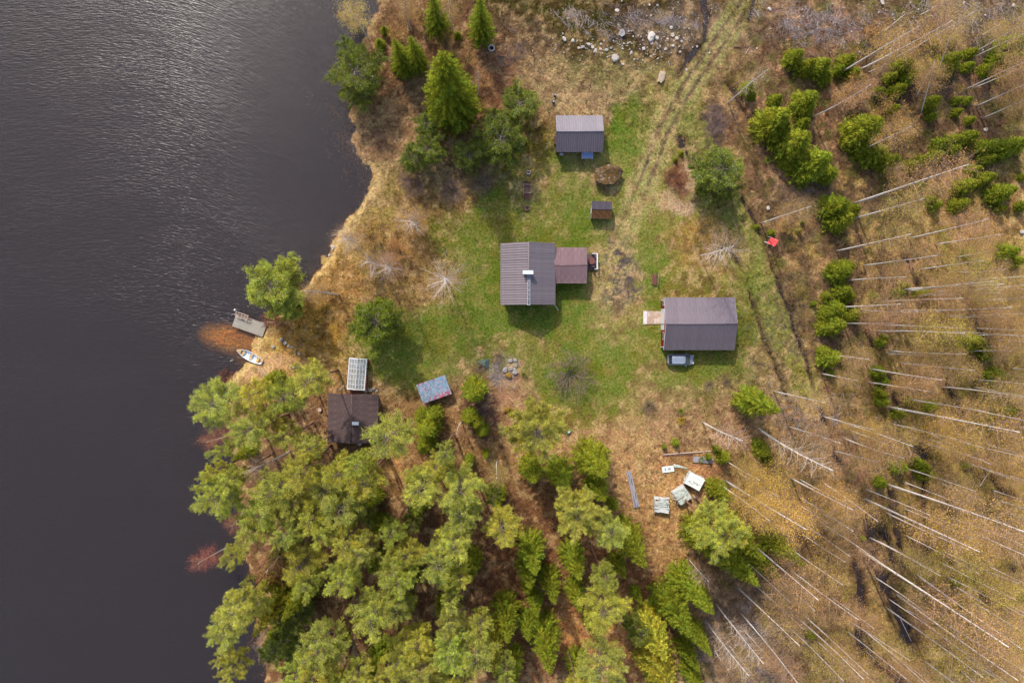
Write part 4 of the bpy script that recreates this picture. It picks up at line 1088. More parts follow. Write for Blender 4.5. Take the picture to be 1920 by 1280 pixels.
M['lilac_tile'] = mat('lilac_worn_tile', C8(182, 176, 196), .6, .15, 6, obj_var=.2)
M['red_tile'] = mat('red_worn_tile', C8(196, 120, 134), .6, .2, 6, obj_var=.25)
M['dark_roof'] = mat('black_purple_roofing', C8(62, 54, 64), .6, .1, 2)
M['moss_roof'] = mat('moss_grown_roofing', C8(88, 58, 36), .95, .4, 5, bump=.04, second=C8(124, 88, 36), second_amt=.4)
M['red_paint'] = mat('bright_red_plastic', lin(222, 24, 44, .9), .45, .05, 3)
M['car_paint'] = mat('silver_blue_car_paint', C8(152, 162, 174), .28, .03, 1, metal=.25, spec=.5, coat=.5)
M['black'] = mat('black_rubber', (.012, .012, .013), .7, .1, 5)
M['dark_blue'] = mat('black_plastic_drum', (.02, .022, .032), .5, .1, 5)
M['boat_in'] = mat('white_boat_hull', C8(222, 232, 240), .45, .05, 3)
M['boat_wood'] = mat('varnished_yellow_wood', C8(216, 170, 96), .5, .15, 6)
M['boat_red'] = mat('rust_red_hull', C8(170, 84, 76), .6, .1, 6)
M['green_paint'] = mat('faded_green_panel', C8(124, 148, 124), .7, .2, 5, second=C8(196, 200, 190), second_amt=.75)
M['white_panel'] = mat('peeling_white_panel', C8(228, 236, 226), .6, .05, 3)
M['white_board'] = mat('dirty_white_boards', C8(205, 205, 200), .8, .15, 5, obj_var=.12)
M['light_blue'] = mat('light_blue_paint', C8(160, 182, 226), .6, .08, 3)
M['turquoise'] = mat('turquoise_plastic', C8(110, 170, 180), .5, .08, 3)
M['bin_green'] = mat('teal_green_plastic', C8(70, 128, 110), .5, .08, 3)
M['tarp'] = mat('dark_green_net', C8(78, 92, 84), .8, .25, 6, bump=.03)
M['rust'] = mat('rusty_iron', C8(110, 80, 70), .8, .3, 6)
M['print'] = mat('smudged_blue_print', C8(130, 140, 180), .6, .3, 9)
M['stain'] = mat('dark_red_stains', C8(112, 62, 66), .8, .2, 6)
M['brush'] = mat('grey_brushwood', C8(186, 168, 160), .9, .4, 3, obj_var=.1)
M['brush_d'] = mat('dark_brushwood', C8(140, 116, 104), .9, .45, 3, obj_var=.1)
M['log'] = mat('fallen_grey_stem', C8(196, 182, 172), .9, .2, 4)
def glass_pane():
    m, nt, out = mat_new('greenhouse_glass'); L = nt.links.new
    t = N(nt, 'ShaderNodeBsdfTransparent'); t.inputs[0].default_value = (.86, .9, .88, 1)
    g = N(nt, 'ShaderNodeBsdfGlossy', Roughness=.08); d = N(nt, 'ShaderNodeBsdfDiffuse'); d.inputs[0].default_value = (.7, .68, .62, 1)
    a = N(nt, 'ShaderNodeMixShader'); a.inputs[0].default_value = .22; L(t.outputs[0], a.inputs[1]); L(d.outputs[0], a.inputs[2])
    b = N(nt, 'ShaderNodeMixShader'); b.inputs[0].default_value = .12; L(a.outputs[0], b.inputs[1]); L(g.outputs[0], b.inputs[2])
    L(b.outputs[0], out.inputs[0]); return m
M['pane'] = glass_pane()

# ------------------------------------------------------------------ roofs
def sheet_mesh(name, w, l, style, m, th=.03):
    """one roofing sheet: x across, y down the slope, z out of the slope"""
    if style == 'rib':
        prof = []; n = max(3, round(w / .35)); s = w / n
        for i in range(n): prof += [(i * s, .0), (i * s + s * .55, .0), (i * s + s * .64, .065), (i * s + s * .9, .065)]
        prof.append((w, 0)); rows = [0, l]; zf = lambda y: 0
        rows = [(0, 0), (l, 0)]
    elif style == 'tile':
        n = max(3, round(w / .20)); prof = []
        for i in range(n * 3 + 1): prof.append((i * w / (n * 3), .018 * (1 - math.cos(2 * math.pi * i / 3)) * 1.4))
        k = max(2, round(l / .35)); rows = []
        for i in range(k): rows += [(i * l / k, -.0), ((i + 1) * l / k - .004, .045)]
        rows = [(y, z - .0) for y, z in rows]
    else:   # flat lapped panel
        prof = [(0, .035), (.03, .055), (w * .5, .012), (w - .03, .0), (w, .0)]; rows = [(0, 0), (l, 0)]
    V = []; F = []; nc = len(prof)
    for y, dz in rows:
        for x, z in prof: V.append((x, y, z + dz))
    for r in range(len(rows) - 1):
        for c in range(nc - 1): F.append([r * nc + c, (r + 1) * nc + c, (r + 1) * nc + c + 1, r * nc + c + 1])
    o = len(V)                                         # closed underside
    V += [(0, 0, -th), (w, 0, -th), (w, l, -th), (0, l, -th)]
    F.append([o, o + 1, o + 2, o + 3])
    F.append([o, 0, nc - 1, o + 1][::-1]); e = (len(rows) - 1) * nc
    F.append([o + 3, e, e + nc - 1, o + 2])
    return new_mesh(name, V, F, m)

def gable_house(name, label, cat, cx, cy, L, W, ze, zr, rz, wall, roofs, style='rib', sheet=1.05, over=.35, gover=.35, base=0, trim='white_paint', ridge_mat=None, skip_ends=(), lift=None):
    """ridge along local x; roofs = materials of the +y and -y slopes"""
    zb = gz(cx, cy) - .1
    h = thing(name, label, cat, (cx, cy, 0), rz)
    lw, ww = L - 2 * gover, W - 2 * over
    wz = ze + (zr - ze) * (over / (W / 2)) - .06
    t = .14
    def wallbox(nm, c, d): 
        b = MB(); b.box(c, d); return b.build(nm, M[wall], h)
    wallbox('wall', (0, -ww / 2 + t / 2, (wz + zb) / 2), (lw, t, wz - zb)); wallbox('wall', (0, ww / 2 - t / 2, (wz + zb) / 2), (lw, t, wz - zb))
    for s in (-1, 1):                                 # gable walls with their points
        b = MB(); x = s * (lw / 2 - t / 2); y = ww / 2 - t - .003; zt = zr - .09 - (zr - ze) * 0
        pr = [(-y, zb), (y, zb), (y, wz), (0, zt), (-y, wz)]
        V = [(x - t / 2, a, c) for a, c in pr] + [(x + t / 2, a, c) for a, c in pr]
        F = [[4, 3, 2, 1, 0], [5, 6, 7, 8, 9]] + [[i, (i + 1) % 5, 5 + (i + 1) % 5, 5 + i] for i in range(5)]
        b.add(V, F).build('wall', M[wall], h)
        for a in (-1, 1):                             # corner boards
            MB().box((s * (lw / 2 + .012), a * (ww / 2 + .012), (wz + zb) / 2), (.12, .12, wz - zb)).build('corner_board', M[trim], h)
    sl = math.hypot(W / 2, zr - ze); ang = math.atan2(zr - ze, W / 2)
    n = max(1, round(L / sheet)); sw = L / n
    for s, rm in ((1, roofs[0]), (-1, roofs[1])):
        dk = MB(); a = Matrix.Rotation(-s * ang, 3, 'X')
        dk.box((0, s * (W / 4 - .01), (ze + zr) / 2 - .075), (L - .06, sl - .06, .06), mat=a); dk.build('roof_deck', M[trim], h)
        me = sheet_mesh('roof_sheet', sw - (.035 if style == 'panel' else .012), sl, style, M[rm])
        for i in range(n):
            o = bpy.data.objects.new('roof_sheet', me); COL.objects.link(o); o.parent = h
            # x across, y down slope
            d = Vector((0, s * W / 2, ze - zr)).normalized(); xx = Vector((-s, 0, 0)); nn = xx.cross(d) * -1
            nn = xx.cross(d)
            if nn.z < 0: xx = -xx; nn = xx.cross(d)
            x0 = -L / 2 + i * sw if xx.x > 0 else -L / 2 + (i + 1) * sw
            Mx = Matrix(((xx.x, d.x, nn.x, x0), (xx.y, d.y, nn.y, 0.0), (xx.z, d.z, nn.z, zr), (0, 0, 0, 1)))
            if lift:
                Mx = Mx @ Matrix.Translation((0, 0, random.uniform(0, lift))) @ Matrix.Rotation(random.uniform(-lift, lift) * .6, 4, 'Y')
            o.matrix_local = Mx
    rd = MB(); rd.tube([(-L / 2 - .02, 0, zr + .02), (L / 2 + .02, 0, zr + .02)], .09 if L > 4 else .05, 6); rd.build('ridge_cap', M[ridge_mat or roofs[0]], h, True)
    for s in (-1, 1):
        for e in (-1, 1):
            b = MB(); b.bar((e * (L / 2 - .012), s * (W / 2 - .01), ze - .10), (e * (L / 2 - .012), s * .02, zr - .10), .03, .16); b.build('barge_board', M[trim], h)
    h['_dims'] = (L, W, ze, zr, lw, ww, wz, zb)
    return h

def opening(h, side, pos, z, w_, h_, kind='window'):
    L, W, ze, zr, lw, ww, wz, zb = h['_dims']
    if side in ('+x', '-x'):
        s = 1 if side == '+x' else -1; c = (s * (lw / 2 + .02), pos, z + h_ / 2); d = (.06, w_, h_); d2 = (.065, w_ - .16, h_ - .16)
    else:
        s = 1 if side == '+y' else -1; c = (pos, s * (ww / 2 + .02), z + h_ / 2); d = (w_, .06, h_); d2 = (w_ - .16, .065, h_ - .16)
    if kind == 'window':
        f = MB().box(c, d).build('window', M['white_paint'], h); MB().box(c, d2).build('pane', M['dark_glass'], f)
    else:
        f = MB().box(c, d).build('door', M['white_paint'], h); q = list(c); 
        if side[1] == 'x': q[1] += w_ * .36; q[0] += s * .05
        else: q[0] += w_ * .36; q[1] += s * .05
        MB().box(q, (.06, .06, .12)).build('handle', M['rust'], f)

def rect_px(x0, y0, x1, y1, z):
    ax, ay = g1(x0, y0, z); bx, by = g1(x1, y1, z)
    return (ax + bx) / 2, (ay + by) / 2, abs(bx - ax), abs(by - ay)

# main house: ridge runs up and down the picture
cx, cy, W_, L_ = rect_px(939.5, 456, 1040.5, 571.5, 3.1)
MH = gable_house('house', 'large grey brown house with striped gable roof, white capped chimney and annex', 'house', cx, cy, L_, W_, 3.1, 5.3, math.pi / 2, 'brown_wall', ('roof_taupe', 'roof_taupe'),
   style='panel', sheet=.385, over=.45, gover=.4, trim='brown_wall', lift=.035)
for s in (-2.5, 0.2, 2.6): opening(MH, '+y', s, 1.0, 1.1, 1.2)
opening(MH, '-x', -1.6, 1.0, 1.3, 1.2); opening(MH, '-x', 1.6, 1.0, 1.3, 1.2); opening(MH, '+x', 0, 1.0, 1.3, 1.2)
# chimney, local x points up the picture, local y to the left
lx = lambda px, py, z: (Matrix.Rotation(-math.pi / 2, 3, 'Z') @ Vector((g1(px, py, z)[0] - cx, g1(px, py, z)[1] - cy, 0)))
q = lx(990, 510.5, 6.2); ch = MB().box((q.x, q.y, 5.55), (.46, 1.36, 1.25)).build('chimney', M['chimney_body'], MH)
MB().box((q.x, q.y, 6.21), (.58, 1.58, .07)).build('chimney_cap', M['pale_metal'], ch)
lad = None
for dy in (-.14, .17):
    b = MB(); b.bar((q.x - .35, dy - .04, 5.47), (-L_ / 2 - .05, dy - .04, 5.45), .05, .05)
    o = b.build('ladder_rail', M['pale_metal'], MH)
for k in range(6):
    xk = q.x - .5 - k * (L_ / 2 + q.x - .6) / 6; MB().bar((xk, -.17, 5.46), (xk, .12, 5.46), .03, .03).build('ladder_rung', M['pale_metal'], MH)
b = MB(); b.tube([(-L_ / 2 + .1, -W_ / 2 + .1, 3.0), (-L_ / 2 - .8, -W_ / 2 - .75, .6)], .045, 6); b.build('drain_pipe', M['pale_metal'], MH)
for s in (-1, 1):
    MB().tube([(-L_ / 2, s * (W_ / 2 + .04), 3.0), (L_ / 2, s * (W_ / 2 + .04), 3.02)], .06, 6).build('gutter', M['roof_taupe'], MH)
b = MB(); b.box((-L_ / 2 - .03, 0, 5.22), (.06, .5, .35)); b.build('gable_vent', M['white_paint'], MH)
# annex
ax_, ay_, aL, aW = rect_px(1038.5, 464, 1100, 531, 2.5)
AN = gable_house('annex', 'low annex with red brown tiled roof joined to the right side of the large house', 'annex', ax_, ay_, aL, aW, 2.5, 3.35, 0, 'brown_wall', ('roof_annex', 'roof_annex'), style='tile', sheet=1.0, over=.3, gover=.25, trim='brown_wall')
opening(AN, '+x', 0, .3, .9, 2.0, 'door'); opening(AN, '-y', 0, 1.0, 1.2, 1.0); opening(AN, '+y', 0, 1.0, 1.2, 1.0)
MB().box((-1.2, -.9, 2.98), (.34, .9, .03), mat=Matrix.Rotation(.30, 3, 'X')).build('roof_patch', M['tan_wood'], AN)
b = MB(); b.tube([(-2.0, -aW / 2 - .05, 2.4), (-2.0, -aW / 2 - .28, .3)], .04, 6); b.build('drain_pipe', M['pale_metal'], AN)
# veranda deck with boards, railing
vx, vy, vw, vd = rect_px(1098, 476, 1118.5, 505.5, .45)
DK = thing('veranda', 'small dark plank deck with white railing at the right end of the annex', 'deck', (vx, vy, 0))
nb = 15
for i in range(nb):
    MB().box((-vw / 2 + .02 + vw / 2 - .02, -vd / 2 + (i + .5) * vd / nb, .43), (vw - .04, vd / nb - .015, .04)).build('deck_board', M['dark_deck'], DK)
for sx in (-1, 1):
    for sy in (-1, 1): MB().box((sx * (vw / 2 - .1), sy * (vd / 2 - .1), .16), (.12, .12, .5)).build('deck_post', M['brown_wood'], DK)
RL = MB(); RL.box((vw / 2 - .02, 0, 1.35), (.17, vd, .05)); RL.box((vw / 2 - .42, vd / 2 - .02, 1.345), (.8, .10, .05)); RL.box((vw / 2 - .25, -vd / 2 + .02, 1.345), (.4, .08, .05))
ro = RL.build('railing', M['white_paint'], DK)
for i in range(14): MB().box((vw / 2 - .02, -vd / 2 + .1 + i * (vd - .2) / 13, .88), (.03, .05, .9)).build('baluster', M['white_paint'], ro)
tx_, ty_ = g1(1109.5, 489, 1.15)
TB = thing('round_table', 'round brown table on the dark veranda deck inside the white railing', 'table', (tx_, ty_, .45))
b = MB(); b.tube([(0, 0, .68), (0, 0, .73)], .55, 14); b.build('table_top', M['red_brown_wood'], TB)
b = MB(); b.tube([(0, 0, 0), (0, 0, .69)], .05, 8); b.build('table_leg', M['rust'], TB); MB().box((0, 0, .015), (.5, .5, .03)).build('table_foot', M['rust'], TB)
def small_chair(x, y, rz, label, z=.45, m='dark_deck'):
    c = thing('chair', label, 'chair', (x, y, z), rz, 'chairs round the veranda table')
    MB().box((0, 0, .43), (.46, .46, .05)).build('seat', M[m], c); MB().box((-.24, 0, .72), (.05, .46, .5)).build('backrest', M[m], c)
    for sx in (-.19, .19):
        for sy in (-.19, .19): MB().box((sx, sy, .205), (.04, .04, .41)).build('leg', M[m], c)
for px_, py_, r_, lb in ((1112, 498, 1.4, 'dark chair below the round veranda table'), (1103, 494, .7, 'dark chair left of the round veranda table by the annex wall'), (1112, 480, -1.5, 'dark chair above the round veranda table in the railing corner')):
    a, c = g1(px_, py_, .9); small_chair(a, c, r_, lb)

# garage
bx_, by_, bL, bW = rect_px(1245, 557.5, 1377, 656, 2.6)
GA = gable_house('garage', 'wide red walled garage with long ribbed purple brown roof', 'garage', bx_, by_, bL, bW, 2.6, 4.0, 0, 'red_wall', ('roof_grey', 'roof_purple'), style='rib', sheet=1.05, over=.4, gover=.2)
opening(GA, '-x', -1.9, 1.0, 1.2, 1.1); opening(GA, '-x', 1.1, .05, 2.5, 2.2, 'door'); opening(GA, '-x', 3.2, 1.0, .7, .9); opening(GA, '-x', -.5, .05, .95, 2.0, 'door')
for i in range(26):
    yy = -bW / 2 + .55 + i * (bW - 1.1) / 25
    MB().box((-bL / 2 + .17, yy, 1.2), (.03, .05, 2.3)).build('wall_batten', M['red_wall'], GA)
q1 = g1(1206.5, 583, .1); q2 = g1(1247, 607.5, .1)
rw, rd_ = abs(q2[0] - q1[0]), abs(q2[1] - q1[1])
RP = thing('concrete_ramp', 'brown stained concrete ramp leading to the left end of the red garage', 'ramp', ((q1[0] + q2[0]) / 2, (q1[1] + q2[1]) / 2, gz((q1[0] + q2[0]) / 2, (q1[1] + q2[1]) / 2)))
MB().box((0, 0, .03), (rw * .66, rd_ - .02, .2)).build('slab', M['concrete'], RP)
MB().box((-rw * .42, 0, .02), (rw * .17, rd_, .2)).build('slab', M['pale_concrete'], RP); MB().box((rw * .42, 0, .05), (rw * .17, rd_, .22)).build('slab', M['pale_concrete'], RP)

# small cabin at the top
kx, ky, kL, kW = rect_px(1042, 216.5, 1130, 285.5, 2.5)
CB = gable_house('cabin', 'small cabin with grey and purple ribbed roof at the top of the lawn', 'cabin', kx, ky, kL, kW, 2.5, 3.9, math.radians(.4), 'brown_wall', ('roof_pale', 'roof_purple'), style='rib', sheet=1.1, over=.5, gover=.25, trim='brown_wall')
opening(CB, '-y', -1.5, 1.0, 1.0, .9); opening(CB, '-y', 1.4, .1, .9, 1.9, 'door'); opening(CB, '+x', 0, 1.0, 1.0, .9); opening(CB, '-x', 0, 1.0, 1.0, .9)
for i in range(14):
    xx = -kL / 2 + .6 + i * (kL - 1.2) / 13; MB().box((xx, -kW / 2 + .46, 1.25), (.05, .03, 2.2)).build('wall_batten', M['brown_wall'], CB)
def porch(px0, py0, px1, py1, z, label, name='porch_bench'):
    x, y, a, b_ = rect_px(px0, py0, px1, py1, z); t = thing(name, label, 'bench', (x, y, gz(x, y)))
    for i in range(4): MB().box((0, -b_ / 2 + (i + .5) * b_ / 4, z), (a, b_ / 4 - .03, .04)).build('slat', M['light_blue'], t)
    for sx in (-1, 1): MB().box((sx * (a / 2 + .02), 0, z / 2 + .05), (.06, b_ + .1, z + .12)).build('side_frame', M['white_paint'], t)
    MB().box((0, -b_ / 2 - .04, z), (a, .05, .08)).build('front_rail', M['white_paint'], t)
porch(1092, 285.5, 1111, 296.5, .9, 'pale blue slatted porch bench below the small cabin')
x, y = g1(1053, 288.8, .5); t = thing('white_crate', 'low white crate under the eave of the small cabin', 'crate', (x, y, gz(x, y)))
MB().box((0, 0, .2), (.56, .3, .4)).build('box', M['tan_wood'], t); MB().box((0, 0, .42), (.62, .36, .04)).build('lid', M['white_board'], t)
x, y = g1(1039, 263, .8); t = thing('firewood_rack', 'dark firewood rack leaning on the left wall of the small cabin', 'firewood', (x, y, gz(x, y)))
MB().box((.25, 0, .02), (.5, 1.3, .06)).build('base', M['brown_wood'], t)
for i in range(5):
    for j in range(8): MB().tube([(0.03, -.56 + j * .16, .13 + i * .15), (.48, -.56 + j * .16, .13 + i * .15)], .07, 6).build('log', M['brown_wood'], t)

# little hut
x0, y0, hL, hW = rect_px(1109, 377.5, 1147, 410, 1.6)
HU = gable_house('hut', 'tiny hut with half dark half mossy roof between boulder and house', 'shed', x0, y0, hL, hW, 1.6, 2.1, math.radians(-1.5), 'grey_wood', ('dark_roof', 'moss_roof'), style='flat', sheet=1.0, over=.2, gover=.12, trim='grey_wood')
opening(HU, '-x', 0, .1, .8, 1.3, 'door')

# sauna cabin at the lake
sx_, sy_, sW, sL = rect_px(614.5, 738, 709, 829, 2.5)
SA = gable_house('sauna_cabin', 'dark tiled sauna cabin under the pines beside the white greenhouse', 'cabin', sx_, sy_, sL, sW, 2.4, 3.7, math.radians(88.5), 'brown_wall', ('roof_sauna', 'roof_sauna'), style='tile', sheet=1.0, over=.5, gover=.35, trim='brown_wall')
opening(SA, '-x', 0, .2, .9, 1.9, 'door'); opening(SA, '+y', 1, 1.0, 1.0, .8)
R_ = Matrix.Rotation(-math.radians(88.5), 3, 'Z'); qx, qy = g1(666.5, 793.5, 4.0); q = R_ @ Vector((qx - sx_, qy - sy_, 0))
ch = MB().box((q.x, q.y, 3.6), (.40, .85, .9)).build('chimney', M['chimney_body'], SA); MB().box((q.x, q.y, 4.08), (.50, 1.02, .06)).build('chimney_cap', M['pale_metal'], ch)
x, y, a, b_ = rect_px(655, 729, 680, 739, .3); t = thing('sauna_steps', 'red brown wooden steps between greenhouse and sauna cabin', 'steps', (x, y, gz(x, y)))
for i in range(4): MB().box((0, -b_ / 2 + (i + .5) * b_ / 4, .1 + .06 * i), (a, b_ / 4 - .02, .08)).build('tread', M['red_brown_wood'], t)
for s in (-1, 1): MB().box((s * a * .48, 0, .12), (.06, b_, .28)).build('side_board', M['brown_wood'], t)
x, y = g1(675, 831, .7); t = thing('water_barrel', 'turquoise water barrel at the lower wall of the sauna cabin', 'barrel', (x, y, gz(x, y)))
MB().tube([(0, 0, 0), (0, 0, .2), (0, 0, .6), (0, 0, .85)], [.30, .35, .35, .3], 12).build('body', M['turquoise'], t); MB().tube([(0, 0, .85), (0, 0, .89)], .31, 12).build('lid', M['white_paint'], t)

# greenhouse
gx0, gy0 = g1(668.5, 701.5, 2.0); GW, GL = 2.65, 4.75
GH = thing('greenhouse', 'small white framed glass greenhouse above the sauna cabin', 'greenhouse', (gx0, gy0, gz(gx0, gy0)), math.radians(-4.5))
ev, rg = 1.75, 2.25
def gbar(a, b, w_=.06, nm='frame_bar'): MB().bar(a, b, w_, w_).build(nm, M['white_paint'], GH)
for sx in (-1, 1):
    gbar((sx * GW / 2, -GL / 2, ev), (sx * GW / 2, GL / 2, ev), .12, 'eave_rail'); MB().box((sx * GW / 2, 0, .15), (.12, GL, .4)).build('plinth', M['red_wall'], GH)
    for i in range(5): gbar((sx * GW / 2, -GL / 2 + i * GL / 4, .35), (sx * GW / 2, -GL / 2 + i * GL / 4, ev), .07, 'post')
    for i in range(6):
        MB().box((sx * (GW / 2 - .01), -GL / 2 + (i + .5) * GL / 6, 1.05), (.012, GL / 6 - .06, 1.32)).build('pane', M['pane'], GH)
gbar((0, -GL / 2, rg), (0, GL / 2, rg), .08, 'ridge_bar')
for e in (-1, 1):
    gbar((-GW / 2, e * GL / 2, ev), (GW / 2, e * GL / 2, ev), .17, 'end_rail')
    for s in (-1, 1): gbar((s * GW / 2, e * GL / 2, ev), (0, e * GL / 2, rg), .10, 'end_rafter')
    b = MB(); V = [(-GW / 2, e * GL / 2 * .998, .35), (GW / 2, e * GL / 2 * .998, .35), (GW / 2, e * GL / 2 * .998, ev), (0, e * GL / 2 * .998, rg), (-GW / 2, e * GL / 2 * .998, ev)]
    V2 = [(a_, b2 - e * .012, c_) for a_, b2, c_ in V]; b.add(V + V2, [[0, 1, 2, 3, 4], [9, 8, 7, 6, 5]] + [[i, 5 + i, 5 + (i + 1) % 5, (i + 1) % 5] for i in range(5)]); b.build('end_pane', M['pane'], GH)
NR = 6
for s in (-1, 1):
    A = lambda u, v, dz=0: (s * GW / 2 * (1 - u), -GL / 2 + v * GL, ev + (rg - ev) * u + dz)
    for i in range(1, NR): gbar(A(0, i / NR, .02), A(1, i / NR, .02), .05, 'rafter')
    for u in (.33, .67): gbar(A(u, 0, .02), A(u, 1, .02), .045, 'glazing_bar')
    for i in range(NR):
        for k in range(3):
            V = [A(k / 3, i / NR), A((k + 1) / 3, i / NR), A((k + 1) / 3, (i + 1) / NR), A(k / 3, (i + 1) / NR)]
            V2 = [(a_, b2, c_ - .008) for a_, b2, c_ in V]
            MB().add(V + V2, [[0, 1, 2, 3], [7, 6, 5, 4], [0, 4, 5, 1], [1, 5, 6, 2], [2, 6, 7, 3], [3, 7, 4, 0]]).build('pane', M['pane'], GH)
def inner(px, py, z, label, name, cat, fn):
    x, y = g1(px, py, z); t = thing(name, label, cat, (x, y, gz(x, y)), math.radians(-4.5)); fn(t)
inner(675, 684, 1, 'white box inside the upper end of the greenhouse', 'storage_box', 'box', lambda t: (MB().box((0, 0, .5), (.7, .6, 1.0)).build('box', M['white_paint'], t), MB().box((0, 0, 1.02), (.74, .64, .04)).build('lid', M['white_panel'], t)))
inner(664, 706, .8, 'orange brown planting bench inside the greenhouse', 'planting_bench', 'bench', lambda t: (MB().box((0, 0, .72), (.6, 2.2, .05)).build('bench_top', M['tan_wood'], t), *[MB().box((a_, b2, .35), (.06, .06, .7)).build('leg', M['tan_wood'], t) for a_ in (-.25, .25) for b2 in (-1, 1)]))

# shed with blue tile roof
P4 = [(779.5, 720.5), (833.5, 703.0), (847.5, 737.5), (794.0, 757.0)]
w4 = [Vector((*g1(p[0], p[1], 2.1), 0)) for p in P4]
c4 = sum(w4, Vector()) / 4; ax1 = ((w4[1] - w4[0]) + (w4[2] - w4[3])) / 2; ax2 = ((w4[0] - w4[3]) + (w4[1] - w4[2])) / 2
rzs = math.atan2(ax1.y, ax1.x); SL, SWd = ax1.length, ax2.length
BS = thing('tiled_shed', 'small open shed with pale blue and red worn tile roof', 'shed', (c4.x, c4.y, 0), rzs)
zf = gz(c4.x, c4.y); tilt = math.atan2(.45, SWd)
for sxx in (-1, 1):
    for syy in (-1, 1): MB().box((sxx * (SL / 2 - .3), syy * (SWd / 2 - .25), zf + .95 + syy * .18), (.1, .1, 2.0 + syy * .36)).build('post', M['brown_wood'], BS)
MB().box((0, SWd / 2 - .25, zf + 1.0), (SL - .7, .05, 1.9)).build('back_wall', M['brown_wood'], BS)
for sxx in (-1, 1): MB().box((sxx * (SL / 2 - .3), 0, zf + .9), (.05, SWd - .62, 1.7)).build('side_wall', M['brown_wood'], BS)
MB().box((0, 0, 2.06), (SL - .06, SWd - .06, .05), mat=Matrix.Rotation(tilt, 3, 'X')).build('roof_deck', M['brown_wood'], BS)
NTX, NTY = 19, 10
tw, tl = SL / NTX, SWd / NTY
def tile_mesh(m):
    V, F = [], []
    prof = [(0, .0), (.15, .05), (.4, .075), (.62, .05), (.8, .0), (1, .0)]
    for y, dz in ((-.5, .0), (.5, .035)):
        for x, z in prof: V.append(((x - .5) * tw * .97, -y * tl * 1.03, z + .035 - dz + .035))
    for i in range(5): F.append([i, i + 1, i + 7, i + 6])
    V += [((x - .5) * tw * .97, .5 * -tl * 1.03, 0) for x in (0, 1)]; F.append([6, 7, 8, 9, 10, 11, 13, 12])
    return new_mesh('roof_tile', V, F, M[m])
TM = [tile_mesh('blue_tile'), tile_mesh('lilac_tile'), tile_mesh('red_tile')]
for i in range(NTX):
    for j in range(NTY):
        u, v = (i + .5) / NTX, (j + .5) / NTY
        pr = .02 + .45 * (v < .22) * (u > .35) + .2 * (v < .12) + .2 * (v > .93) * (u < .7) + .3 * (abs(u - .22) < .03) * (v > .5)
        r = random.random(); k = 2 if r < pr else (1 if r < pr + .28 + .4 * (v < .35) * (u > .55) else 0)
        o = bpy.data.objects.new('roof_tile', TM[k]); COL.objects.link(o); o.parent = BS
        o.matrix_local = Matrix.Translation((0, 0, 2.09)) @ Matrix.Rotation(tilt, 4, 'X') @ Matrix.Translation(((u - .5) * SL, (v - .5) * SWd, random.uniform(0, .012))) @ Matrix.Rotation(random.uniform(-.05, .05), 4, 'Z')

